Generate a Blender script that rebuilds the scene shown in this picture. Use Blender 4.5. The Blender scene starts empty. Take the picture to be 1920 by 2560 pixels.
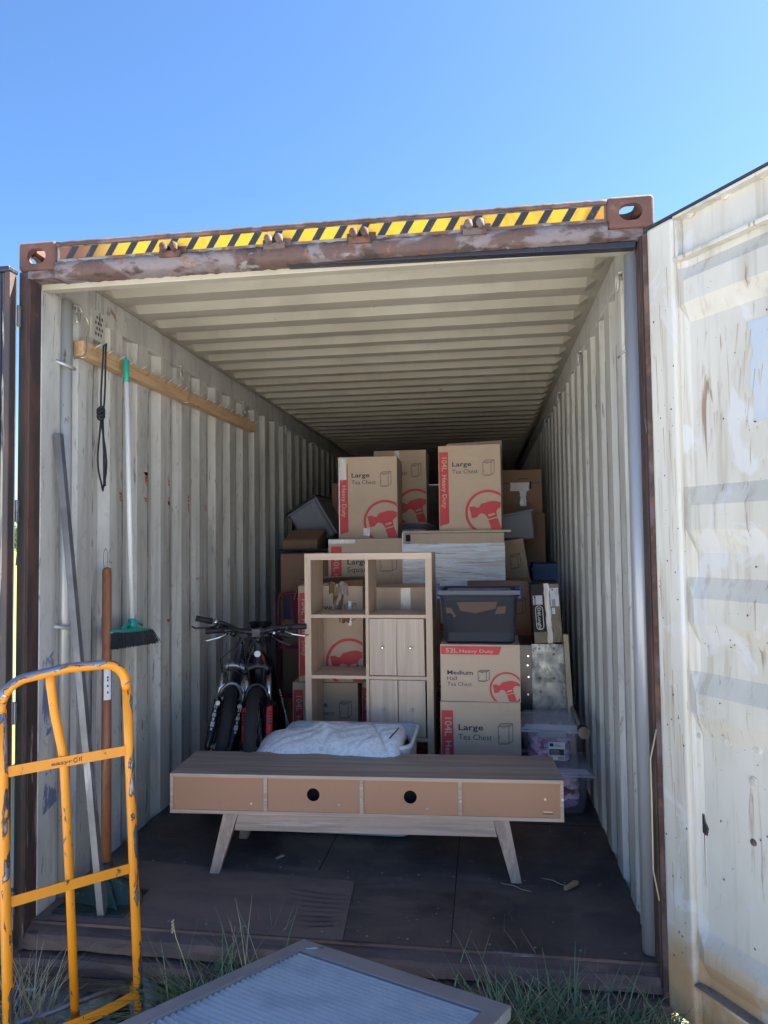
import bpy, bmesh, math, random
from mathutils import Vector, Matrix, noise
random.seed(7)
C = bpy.context.scene.collection
SC = bpy.context.scene
R = math.radians
PI = math.pi

# ------------------------------------------------------------------ camera
CX, CY, CZ = 0.6037, -2.5318, 1.6810
YAW, PIT, ROL, FPX = -0.14029, 0.042935, -0.012278, 1754.2
fw = Vector((math.sin(YAW)*math.cos(PIT), math.cos(YAW)*math.cos(PIT), math.sin(PIT)))
r0 = Vector((math.cos(YAW), -math.sin(YAW), 0)); u0 = r0.cross(fw)
RT = math.cos(ROL)*r0 + math.sin(ROL)*u0
UP = -math.sin(ROL)*r0 + math.cos(ROL)*u0
cam = bpy.data.objects.new('camera', bpy.data.cameras.new('camera')); C.objects.link(cam)
cam.data.sensor_fit = 'VERTICAL'; cam.data.sensor_height = 36; cam.data.lens = FPX/2560*36
cam.data.clip_start = 0.05; cam.data.clip_end = 3000
mm = Matrix((RT, UP, -fw)).transposed().to_4x4(); mm.translation = (CX, CY, CZ)
cam.matrix_world = mm
SC.camera = cam
# ------------------------------------------------------------------ sky, sun, exposure
SUN_EL, SUN_AZ = 52.0, 62.0          # azimuth from +Y towards +X
w = bpy.data.worlds.new('World'); SC.world = w; w.use_nodes = True
nt = w.node_tree; bg = nt.nodes['Background']
sky = nt.nodes.new('ShaderNodeTexSky'); sky.sky_type = 'NISHITA'; sky.sun_disc = False
sky.sun_elevation = R(SUN_EL); sky.sun_rotation = R(SUN_AZ)
sky.air_density = 0.8; sky.dust_density = 0.4; sky.ozone_density = 4.0; sky.altitude = 0
hsv = nt.nodes.new('ShaderNodeHueSaturation'); hsv.inputs['Saturation'].default_value = 1.12; nt.links.new(sky.outputs[0], hsv.inputs['Color']); nt.links.new(hsv.outputs[0], bg.inputs[0]); bg.inputs[1].default_value = 0.05
sl = bpy.data.lights.new('sun', 'SUN'); sl.energy = 5.0; sl.angle = R(0.5); sl.color = (1, .95, .86)
so = bpy.data.objects.new('sun', sl); C.objects.link(so)
sd = Vector((math.sin(R(SUN_AZ))*math.cos(R(SUN_EL)), math.cos(R(SUN_AZ))*math.cos(R(SUN_EL)), math.sin(R(SUN_EL))))
so.rotation_euler = sd.to_track_quat('Z', 'Y').to_euler(); so.location = sd*30
SC.view_settings.view_transform = 'Standard'; SC.view_settings.look = 'None'
SC.view_settings.exposure = 2.70; SC.view_settings.gamma = 1
SC.render.engine = 'CYCLES'
SC.cycles.max_bounces = 10; SC.cycles.diffuse_bounces = 6; SC.cycles.transparent_max_bounces = 12
SC.cycles.use_denoising = True

# ------------------------------------------------------------------ measuring (photo seen at 1659 px wide)
K = 1920/1659
def ray(a, b):
    return fw + RT*((a*K-960)/FPX) - UP*((b*K-1280)/FPX)
EYE = Vector((CX, CY, CZ))
def on_y(a, b, y): d = ray(a, b); return EYE + d*((y-CY)/d.y)
def on_x(a, b, x): d = ray(a, b); return EYE + d*((x-CX)/d.x)
def on_z(a, b, z): d = ray(a, b); return EYE + d*((z-CZ)/d.z)
def on_plane(a, b, p, n): d = ray(a, b); return EYE + d*((Vector(p)-EYE).dot(n)/d.dot(n))

# ------------------------------------------------------------------ materials
def nn(nt, t, **k):
    n = nt.nodes.new(t)
    for a, v in k.items(): setattr(n, a, v)
    return n
def mat(name, base, rough=.6, metal=0., layers=(), bump=None, spec=.5, coat=0., alpha=1., trans=0., objrand=True, rlayer=None, coords='Object'):
    m = bpy.data.materials.new(name); m.use_nodes = True
    nt = m.node_tree; L = nt.links; p = nt.nodes['Principled BSDF']
    p.inputs['Roughness'].default_value = rough; p.inputs['Metallic'].default_value = metal
    p.inputs['Specular IOR Level'].default_value = spec; p.inputs['Coat Weight'].default_value = coat
    p.inputs['Coat Roughness'].default_value = .12
    p.inputs['Alpha'].default_value = alpha; p.inputs['Transmission Weight'].default_value = trans
    tc = nn(nt, 'ShaderNodeTexCoord'); vec = tc.outputs[coords]
    if objrand:
        oi = nn(nt, 'ShaderNodeObjectInfo')
        mu = nn(nt, 'ShaderNodeMath', operation='MULTIPLY'); mu.inputs[1].default_value = 37
        L.new(oi.outputs['Random'], mu.inputs[0])
        ad = nn(nt, 'ShaderNodeVectorMath', operation='ADD')
        L.new(vec, ad.inputs[0]); L.new(mu.outputs[0], ad.inputs[1]); vec = ad.outputs[0]
    def nz(sc, st, det=6, dist=0., ro=.6):
        mp = nn(nt, 'ShaderNodeMapping'); mp.inputs['Scale'].default_value = st
        L.new(vec, mp.inputs['Vector'])
        t = nn(nt, 'ShaderNodeTexNoise'); t.inputs['Scale'].default_value = sc
        t.inputs['Detail'].default_value = det; t.inputs['Roughness'].default_value = ro
        t.inputs['Distortion'].default_value = dist
        L.new(mp.outputs[0], t.inputs['Vector']); return t.outputs['Fac']
    def ramp(f, lo, hi, amt):
        mr = nn(nt, 'ShaderNodeMapRange'); mr.interpolation_type = 'SMOOTHSTEP'
        mr.inputs['From Min'].default_value = lo; mr.inputs['From Max'].default_value = hi
        mr.inputs['To Max'].default_value = amt; L.new(f, mr.inputs['Value']); return mr.outputs[0]
    col = nn(nt, 'ShaderNodeRGB'); col.outputs[0].default_value = (*base, 1); cur = col.outputs[0]
    for ly in layers:
        c, sc, st, lo, hi, amt = ly[:6]
        f = ramp(nz(sc, st, dist=ly[6] if len(ly) > 6 else 0), lo, hi, amt)
        if len(ly) > 7:                     # limit to a zone (axis, from, to)
            ax, a0, a1 = ly[7]
            sx = nn(nt, 'ShaderNodeSeparateXYZ'); L.new(tc.outputs[coords], sx.inputs[0])
            g = ramp(sx.outputs[ax], a0, a1, 1.)
            mu2 = nn(nt, 'ShaderNodeMath', operation='MULTIPLY'); L.new(f, mu2.inputs[0]); L.new(g, mu2.inputs[1]); f = mu2.outputs[0]
        mx = nn(nt, 'ShaderNodeMix', data_type='RGBA'); L.new(f, mx.inputs['Factor'])
        L.new(cur, mx.inputs['A']); mx.inputs['B'].default_value = (*c, 1); cur = mx.outputs['Result']
    L.new(cur, p.inputs['Base Color'])
    if rlayer:
        sc, st, lo, hi, r1, r2 = rlayer
        mr = nn(nt, 'ShaderNodeMapRange'); mr.inputs['From Min'].default_value = lo; mr.inputs['From Max'].default_value = hi
        mr.inputs['To Min'].default_value = r1; mr.inputs['To Max'].default_value = r2
        L.new(nz(sc, st), mr.inputs['Value']); L.new(mr.outputs[0], p.inputs['Roughness'])
    if bump:
        sc, st, s, dd = bump[:4]
        b = nn(nt, 'ShaderNodeBump'); b.inputs['Strength'].default_value = s; b.inputs['Distance'].default_value = dd
        L.new(nz(sc, st, dist=bump[4] if len(bump) > 4 else 0), b.inputs['Height']); L.new(b.outputs[0], p.inputs['Normal'])
        if coat: L.new(b.outputs[0], p.inputs['Coat Normal'])
    return m
U = (1, 1, 1)
M = {}
RUST = (.13, .05, .03)
M['wall'] = mat('aged_white_paint', (.58, .57, .53), .42, layers=[
    ((.43, .42, .39), 2.4, (1, 1, .5), .38, .62, .8), ((.30, .29, .28), 16, (1, 1, .05), .50, .66, .6), ((.36, .35, .34), 5, (1, 3, 1), .58, .66, .6, 1.5),
    ((.11, .10, .10), 60, (1, 1, .12), .60, .70, .85, 1), ((.20, .09, .05), 9, (1, 1, .5), .66, .74, .8, 1)],
    bump=(5, U, .25, .01), rlayer=(8, U, .3, .7, .3, .6))
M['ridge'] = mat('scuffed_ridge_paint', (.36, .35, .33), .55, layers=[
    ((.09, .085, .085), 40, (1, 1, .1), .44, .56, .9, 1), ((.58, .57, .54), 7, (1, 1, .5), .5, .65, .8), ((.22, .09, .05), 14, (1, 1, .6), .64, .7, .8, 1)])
M['ceiling'] = mat('cream_ceiling_paint', (0.387, 0.357, 0.288), .45, layers=[
    ((0.292, 0.267, 0.215), 2.2, U, .4, .7, .7), ((0.146, 0.112, 0.086), 14, U, .70, .74, .9), ((0.430, 0.408, 0.344), 1.3, (1, 2, 1), .55, .62, .6)],
    bump=(6, U, .25, .01))
M['doorpaint'] = mat('weathered_white_door_paint', (.55, .53, .475), .4, layers=[
    ((0.458, 0.440, 0.387), 2.4, (1, 1, .4), .42, .60, .8), ((0.352, 0.317, 0.255), 24, (1, 1, .04), .50, .66, .6), ((0.546, 0.554, 0.563), 5, (1, 1, .7), .55, .62, .7, 1),
    ((0.238, 0.158, 0.097), 30, (1, 1, .07), .60, .70, .9, 1), ((0.088, 0.062, 0.044), 55, (1, 1, .6), .70, .735, .9),
    ((0.370, 0.220, 0.088), 4, (1, 1, .6), .36, .54, .85, 0, (2, .47, .30))],
    bump=(14, U, .15, .006))
M['patch'] = mat('bluish_touch_up_paint', (.40, .45, .52), .45, layers=[((.30, .28, .3), 70, (1, 1, .5), .64, .7, .8), ((.46, .48, .50), 4, U, .45, .6, .8)])
M['stainmark'] = mat('bare_scraped_metal', (.28, .22, .21), .7, layers=[((.62, .6, .6), 16, U, .48, .55, .9)])
M['rust'] = mat('rusty_steel', (.075, .040, .034), .85, layers=[
    ((.15, .115, .115), 6, (1, 1, 1), .45, .6, .8), ((.20, .09, .05), 18, U, .5, .65, .7), ((.04, .028, .026), 9, U, .55, .7, .8)],
    bump=(28, U, .6, .006))
M['darkrust'] = mat('dark_patchy_rust', (.045, .028, .026), .8, layers=[((.085, .042, .034), 9, (1, 1, .3), .5, .6, .9), ((.26, .24, .2), 16, (1, 1, .1), .62, .66, .8, 1)], bump=(25, U, .6, .004))
M['gutter'] = mat('rust_and_grey_gutter', (.10, .062, .055), .8, layers=[
    ((.19, .165, .175), 5, (1, 1, 2), .46, .56, .9, .6), ((.27, .28, .28), 4, (1, 1, 3), .60, .66, .8, .8), ((.045, .030, .028), 11, (1, 1, 2), .52, .66, .9), ((.22, .09, .04), 20, U, .6, .68, .8)],
    bump=(24, U, .9, .010))
M['rustred'] = mat('red_brown_rusty_casting', (.125, .058, .045), .8, layers=[
    ((.08, .042, .038), 9, U, .45, .62, .8), ((.20, .10, .075), 30, U, .55, .7, .6), ((.4, .33, .3), 60, U, .7, .74, .8)], bump=(40, U, .5, .004))
M['beam'] = mat('flaking_grey_beam_paint', (.24, .25, .25), .6, layers=[
    ((.14, .085, .075), 8, (1, 1, 1), .46, .56, .95, 1), ((.20, .085, .05), 25, U, .56, .66, .7), ((.08, .055, .05), 12, U, .6, .7, .8)],
    bump=(22, U, .6, .006))
M['darkpost'] = mat('dark_stained_post_steel', (.042, .034, .034), .6, layers=[
    ((.085, .046, .040), 7, (1, 1, .3), .5, .62, .8), ((.16, .15, .16), 30, (1, 1, .1), .62, .7, .7), ((.30, .24, .18), 14, (1, 1, .1), .68, .74, .8)], bump=(25, U, .4, .004))
M['cream'] = mat('peeling_cream_strip', (.36, .35, .30), .6, layers=[((.02, .02, .035), 34, (1, 1, .06), .44, .50, .95, 1), ((.2, .1, .06), 10, U, .62, .7, .8)])
M['navy'] = mat('dark_navy_rubber', (.018, .02, .035), .45, layers=[((.10, .11, .14), 20, (1, 1, .1), .6, .7, .6)])
M['yellow'] = mat('faded_yellow_tape', (.75, .46, .03), .4, layers=[
    ((.50, .13, .03), 5, (1, 1, .6), .52, .70, .85, 1), ((.16, .06, .045), 9, (1, 1, .6), .34, .46, .95, 0, (0, -.72, -.98)), ((.12, .10, .09), 50, (1, 1, .6), .70, .74, .7)])
M['black'] = mat('black_tape', (.022, .024, .03), .45, layers=[((.12, .11, .11), 40, U, .6, .7, .6)])
M['floor'] = mat('dark_container_plywood', (.098, .077, .068), .6, layers=[
    ((.052, .043, .046), 2.5, U, .42, .62, .9), ((.15, .125, .115), 5, (.5, 1.6, 1), .52, .72, .6), ((.030, .026, .030), 1.6, U, .55, .64, .8), ((.22, .19, .17), 60, (1, 1, 1), .72, .76, .5),
    ((.13, .11, .10), 45, (.15, 2, 1), .66, .74, .5)], bump=(40, (.4, 2, 1), .25, .003), rlayer=(4, U, .3, .7, .45, .75))
M['floor2'] = mat('dusty_brown_plywood', (.165, .122, .105), .7, layers=[
    ((.11, .083, .075), 4, (.6, 1.5, 1), .42, .65, .8), ((.17, .135, .115), 10, (.3, 2, 1), .58, .74, .5), ((.03, .025, .025), 30, (.3, 2, 1), .68, .73, .6)],
    bump=(40, (.4, 2, 1), .25, .003))
M['sill'] = mat('rusty_dark_sill_steel', (.075, .053, .052), .7, layers=[
    ((.13, .085, .072), 6, (.5, 1, 1.4), .48, .60, .9), ((.25, .27, .32), 9, (.3, 1, 2.4), .62, .70, .75), ((.03, .022, .022), 5, (.4, 1, 3), .56, .66, .9, .8), ((.25, .16, .1), 25, (.3, 1, 2), .70, .75, .7)], bump=(18, (.4, 1, 1.4), .5, .006))
M['galv'] = mat('galvanised_steel', (.42, .43, .45), .38, .75, layers=[((.22, .23, .25), 5, U, .4, .65, .8), ((.55, .55, .56), 26, (1, 1, .3), .55, .7, .6)], rlayer=(10, U, .3, .7, .28, .55))
M['channel'] = mat('dull_channel_steel', (.20, .205, .22), .45, .5, layers=[((.13, .135, .145), 6, U, .4, .65, .8), ((.42, .43, .46), 20, (1, 1, .1), .62, .7, .6)])
M['alu'] = mat('aluminium', (.56, .56, .57), .45, .3, layers=[((.44, .44, .46), 6, U, .45, .65, .7), ((.20, .2, .22), 40, U, .68, .72, .7)], rlayer=(20, U, .3, .7, .34, .5))
M['alu2'] = mat('smooth_grey_aluminium', (.34, .34, .36), .45, .3, layers=[((.27, .27, .29), 4, U, .45, .65, .7), ((.6, .6, .62), 60, (1, .1, 1), .72, .76, .7)])
M['chrome'] = mat('bright_steel', (.68, .69, .71), .22, 1.)
M['steel'] = mat('worn_grey_steel', (.30, .31, .34), .38, .7, layers=[((.12, .11, .12), 14, U, .5, .65, .6)])
M['pipe'] = mat('painted_lashing_pipe', (.46, .46, .44), .33, .25, layers=[((.33, .33, .34), 10, (1, 1, .15), .5, .7, .6), ((.16, .09, .06), 18, (1, 1, .4), .68, .73, .8)])
M['pipe2'] = mat('grey_painted_lashing_pipe', (.34, .35, .38), .35, .3, layers=[((.24, .25, .27), 8, (1, 1, .15), .5, .7, .6)])
M['orange'] = mat('chipped_orange_paint', (.80, .29, .012), .38, layers=[
    ((.62, .21, .01), 6, (1, 1, .4), .45, .7, .5), ((.07, .055, .055), 30, (1, 1, .35), .64, .665, 1, 1)], bump=(30, (1, 1, .35), .1, .002))
def worn(name, cpos, thr):
    m = mat(name, (.80, .29, .012), .38); nt = m.node_tree; L = nt.links; p = nt.nodes['Principled BSDF']
    tc = nn(nt, 'ShaderNodeTexCoord')
    mp = nn(nt, 'ShaderNodeMapping'); mp.inputs['Scale'].default_value = (1, 1, .3) if cpos == 'side' else (.7, .7, 1.6); L.new(tc.outputs['Object'], mp.inputs[0])
    t = nn(nt, 'ShaderNodeTexNoise'); t.inputs['Scale'].default_value = 26; t.inputs['Detail'].default_value = 5; t.inputs['Distortion'].default_value = .6; L.new(mp.outputs[0], t.inputs[0])
    g = nn(nt, 'ShaderNodeNewGeometry'); sx = nn(nt, 'ShaderNodeSeparateXYZ'); L.new(g.outputs['Normal'], sx.inputs[0])
    a = nn(nt, 'ShaderNodeMath', operation='MULTIPLY_ADD')
    if cpos == 'side': L.new(sx.outputs[0], a.inputs[0]); a.inputs[1].default_value = .16
    else: L.new(sx.outputs[2], a.inputs[0]); a.inputs[1].default_value = .30
    L.new(t.outputs['Fac'], a.inputs[2])
    def st(lo, hi):
        mr = nn(nt, 'ShaderNodeMapRange'); mr.inputs['From Min'].default_value = lo; mr.inputs['From Max'].default_value = hi; L.new(a.outputs[0], mr.inputs['Value']); return mr.outputs[0]
    m1 = nn(nt, 'ShaderNodeMix', data_type='RGBA'); L.new(st(thr, thr+.01), m1.inputs['Factor']); m1.inputs['A'].default_value = (.80, .29, .012, 1); m1.inputs['B'].default_value = (.055, .042, .042, 1)
    f2 = st(thr+.035, thr+.08)
    m2 = nn(nt, 'ShaderNodeMix', data_type='RGBA'); L.new(f2, m2.inputs['Factor']); L.new(m1.outputs['Result'], m2.inputs['A']); m2.inputs['B'].default_value = (.42, .42, .44, 1)
    L.new(m2.outputs['Result'], p.inputs['Base Color']); L.new(f2, p.inputs['Metallic'])
    return m
M['wornarch'] = worn('orange_paint_worn_to_steel', 'top', .58)
M['wornside'] = worn('orange_upright_scraped_paint', 'side', .635)
M['pine'] = mat('pine_timber', (.60, .39, .22), .6, layers=[((.46, .27, .13), 10, (6, .35, 6), .45, .62, .7, .6), ((.22, .1, .04), 7, (3, .6, 3), .66, .73, .9)], bump=(30, (5, .3, 5), .2, .002))
M['nail'] = mat('zinc_nail', (.62, .58, .5), .35, .8)
M['rope'] = mat('black_cord', (.012, .013, .02), .7, bump=(90, U, .8, .003))
M['green'] = mat('mint_green_plastic', (.02, .36, .28), .35)
M['whiteplastic'] = mat('white_broom_tube', (.74, .75, .76), .35)
M['bristle'] = mat('black_bristle', (.012, .013, .018), .6)
M['handlewood'] = mat('varnished_brown_handle', (.26, .105, .05), .42, layers=[((.17, .06, .03), 20, (3, 3, .2), .45, .65, .6)])
M['paper'] = mat('white_sticker', (.72, .72, .72), .5)
M['dgreen'] = mat('dark_green_plastic', (.012, .036, .031), .4, layers=[((.2, .2, .14), 60, U, .6, .7, .6)])
def oak(name, a, b, c, st, rough=.5):
    return mat(name, a, rough, layers=[(b, 7, st, .40, .62, .8, .3), (c, 22, st, .52, .68, .6, .2), ((b[0]*.6, b[1]*.6, b[2]*.6), 60, st, .60, .72, .45)], bump=(50, st, .15, .001))
GX, GZ, GY = (.12, 2.2, 2.2), (2.2, 2.2, .12), (2.2, .12, 2.2)
M['tvtop'] = oak('oak_laminate_top_sky_greyed', (.38, .295, .25), (.23, .175, .15), (.48, .385, .33), (.14, 4, 3), .5)  # same oak as the edges, greyed to paint in the sky's reflection
M['tvedge'] = oak('oak_laminate_edge', (.53, .375, .28), (.36, .25, .19), (.64, .49, .39), (.2, 3, 8), .5)
M['tvleg'] = oak('oak_laminate_leg', (.44, .30, .225), (.28, .185, .14), (.56, .42, .33), (4, 4, .3), .5)
M['tvapron'] = oak('oak_laminate_apron', (.44, .30, .225), (.27, .18, .135), (.58, .44, .35), (.2, 3, 4), .5)
M['mdf'] = mat('brown_hardboard', (0.444, 0.228, 0.132), .65, layers=[((0.432, 0.222, 0.126), 3, U, .4, .65, .8), ((0.540, 0.300, 0.180), 90, (2, 1, 1), .55, .7, .3)])
M['hole'] = mat('dark_inside_lining', (.012, .012, .016), .9)
M['screw'] = mat('bright_screw_head', (.75, .75, .76), .3, .6)
M['shelfh'] = oak('pale_oak_edge_horizontal', (.60, .45, .32), (.52, .38, .27), (.66, .52, .39), GX, .5)
M['shelf'] = oak('pale_oak_panel', (.55, .40, .285), (.48, .355, .26), (.66, .52, .40), GZ, .5)
M['shelfdoor'] = oak('pale_oak_door_front', (.57, .435, .33), (.45, .34, .26), (.68, .56, .45), (3.4, 2, .07), .5)
M['card'] = mat('kraft_cardboard', (0.515, 0.386, 0.280), .75, layers=[((0.448, 0.336, 0.241), 2.5, U, .4, .7, .6), ((0.560, 0.431, 0.319), 8, (1, 1, 3), .5, .7, .4)], bump=(5, U, .25, .01))
M['cardlight'] = mat('kraft_reverse_lettering', (.52, .36, .27), .7, objrand=False)
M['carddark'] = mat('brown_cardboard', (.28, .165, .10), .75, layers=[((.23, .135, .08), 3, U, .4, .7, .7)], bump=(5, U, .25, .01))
M['red'] = mat('red_print', (.56, .045, .05), .6, layers=[((.46, .04, .045), 6, U, .45, .65, .5)])
M['ink'] = mat('dark_printed_ink', (.02, .026, .04), .6)
M['cleartape'] = mat('glossy_clear_packing_tape', (.58, .52, .46), .14, coat=.8, bump=(45, (1, 1, .4), .8, .006), layers=[((.75, .75, .78), 18, (1, 1, .3), .55, .65, .8)])
M['browntape'] = mat('glossy_brown_packing_tape', (.20, .12, .06), .2, coat=.7, bump=(30, U, .8, .008))
M['stretch'] = mat('stretch_film_over_cardboard', (.70, .64, .56), .16, 0., coat=1., layers=[((.82, .83, .85), 6, (.25, 1, 5), .42, .58, .8), ((.90, .93, 1.), 11, (.35, 1, 9), .49, .55, .95, 1.2), ((.24, .21, .18), 13, (.35, 1, 9), .60, .66, .7, 1)], bump=(11, (.35, 1, 6.5), .8, .012, 1.6))  # whitish creases, strengthened to paint the film's highlights into its colour
M['greytub'] = mat('grey_plastic_tub', (.026, .030, .040), .45, spec=.15, layers=[((.028, .034, .05), 3, U, .4, .7, .7)], bump=(4, U, .2, .01))
M['greytub2'] = mat('mid_grey_plastic', (.20, .215, .25), .5, bump=(4, U, .3, .01))
M['navyplastic'] = mat('navy_blue_plastic', (.02, .03, .07), .3)
M['blueplastic'] = mat('bright_blue_clip', (.02, .05, .32), .35)
M['blue'] = mat('mid_blue_crate_plastic', (.03, .10, .22), .45)
def film(name, col, fac, rough=.15, emit=None):
    m = bpy.data.materials.new(name); m.use_nodes = True; nt = m.node_tree; L = nt.links; p = nt.nodes['Principled BSDF']
    p.inputs['Base Color'].default_value = (*col, 1); p.inputs['Roughness'].default_value = rough
    if name[:5] == 'smoky': p.inputs['Specular IOR Level'].default_value = .12
    t = nn(nt, 'ShaderNodeBsdfTransparent'); t.inputs[0].default_value = (.97, .97, 1, 1)
    x = nn(nt, 'ShaderNodeMixShader'); x.inputs[0].default_value = fac
    b = nn(nt, 'ShaderNodeBump'); b.inputs['Strength'].default_value = .35; b.inputs['Distance'].default_value = .01
    q = nn(nt, 'ShaderNodeTexNoise'); q.inputs['Scale'].default_value = 9; tc = nn(nt, 'ShaderNodeTexCoord'); L.new(tc.outputs['Object'], q.inputs[0]); L.new(q.outputs['Fac'], b.inputs['Height']); L.new(b.outputs[0], p.inputs['Normal'])
    L.new(t.outputs[0], x.inputs[1]); L.new(p.outputs[0], x.inputs[2]); L.new(x.outputs[0], nt.nodes['Material Output'].inputs[0]); return m
M['cleartub'] = film('translucent_lilac_plastic', (.84, .85, .96), .11)
M['clearlid'] = film('translucent_lilac_lid', (.9, .91, .98), .30)
M['smoke'] = film('smoky_transparent_plastic', (.02, .024, .035), .35, .10)
M['milky'] = mat('milky_white_plastic', (.74, .75, .77), .35)
M['duvet'] = mat('white_leaf_pattern_fabric', (.82, .83, .86), .8, layers=[((.64, .67, .73), 17, U, .50, .535, .8, 3.2)], bump=(14, U, .2, .004))
CLOTH = [(.86, .84, .9), (.75, .42, .56), (.80, .56, .68), (.84, .84, .9), (.30, .20, .40), (.55, .40, .60), (.36, .08, .12), (.40, .55, .72), (.78, .62, .70)]
MC = [mat('folded_cloth_colour', c, .85, bump=(25, U, .5, .008)) for c in CLOTH]
M['tyre'] = mat('black_tyre_rubber', (.014, .014, .017), .75)
M['bikeblack'] = mat('satin_black_frame', (.014, .015, .019), .35)
M['gloss'] = mat('gloss_black_metal', (.02, .021, .026), .2)
M['bikered'] = mat('bright_red_decal', (.65, .02, .02), .4)
M['decal'] = mat('white_decal', (.62, .62, .64), .4)
M['grip'] = mat('rubber_grip', (.012, .013, .016), .6)
M['redmetal'] = mat('crimson_painted_tube', (.22, .012, .05), .4)
M['redbox'] = mat('dark_red_box_print', (.26, .02, .05), .5)
M['darkbox'] = mat('black_printed_cardboard', (.018, .017, .022), .4, spec=.15, bump=(10, U, .3, .008))
M['wrapped'] = mat('brown_board_under_film', (.15, .105, .065), .3, spec=.3, coat=.3, bump=(18, (1, 1, .5), .8, .01), layers=[((.35, .28, .2), 12, (1, 1, .3), .6, .68, .8)])
M['zinc'] = mat('scratched_zinc_sheet', (.33, .34, .34), .38, .6, layers=[((.10, .11, .12), 7, U, .45, .62, .8, 1), ((.5, .49, .46), 22, (1, 1, .6), .58, .68, .7, 1), ((.05, .05, .055), 40, (.4, 1, 1.4), .66, .72, .8)], rlayer=(12, U, .3, .7, .25, .55))
M['batten'] = mat('pale_timber', (.50, .39, .27), .6, layers=[((.38, .28, .18), 20, (3, 3, .2), .5, .65, .6)])
M['concrete'] = mat('rough_concrete', (.38, .38, .37), .9, layers=[((.15, .15, .15), 10, U, .45, .6, .8), ((.45, .46, .47), 16, U, .6, .66, .8)], bump=(30, U, .6, .006))
M['dirt'] = mat('dark_soil', (.06, .053, .048), .95, layers=[((.035, .032, .03), 4, U, .42, .6, .8), ((.12, .105, .09), 14, U, .58, .7, .7)], bump=(9, U, 1., .05), objrand=False)
M['ground'] = mat('pale_bounce_ground_and_grass', (.48, .47, .45), .95, layers=[((.38, .37, .35), 9, U, .42, .6, .7), ((.20, .24, .06), 3, U, -.2, .0, 1., 0, (1, .3, 3.))], bump=(30, U, .8, .03), objrand=False)  # unseen pale ground is made up to bounce sunlight into the container
M['grass'] = mat('green_grass_blade', (.14, .19, .10), .55, layers=[((.07, .12, .065), 4, U, .42, .6, .8), ((.15, .18, .06), 9, U, .55, .7, .6)])
M['straw'] = mat('dry_grass_stem', (.42, .36, .22), .75, layers=[((.28, .23, .15), 6, U, .45, .6, .7)])
M['leaf'] = mat('tree_leaf', (.045, .075, .03), .6, layers=[((.08, .11, .04), 3, U, .45, .6, .7)])
M['bark'] = mat('tree_bark', (.10, .08, .06), .9)
M['redsmear'] = mat('red_paint_smear', (.42, .07, .06), .6, layers=[((.55, .5, .48), 16, (.3, .3, 8), .48, .55, .95)])
M['scuff'] = mat('blue_scuff_mark', (.14, .17, .27), .6, layers=[((.5, .5, .48), 14, (1, 1, .6), .46, .55, .95, 1)])
M['scratch'] = mat('pale_floor_scratch', (.15, .13, .125), .8)
M['drip'] = mat('rust_drip', (.36, .25, .16), .8)
M['chip'] = mat('dark_paint_chip', (.10, .075, .065), .8)
M['woodchip'] = mat('split_wood_chip', (.40, .27, .16), .7, layers=[((.25, .16, .1), 30, (1, 6, 1), .5, .6, .7)])

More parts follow.
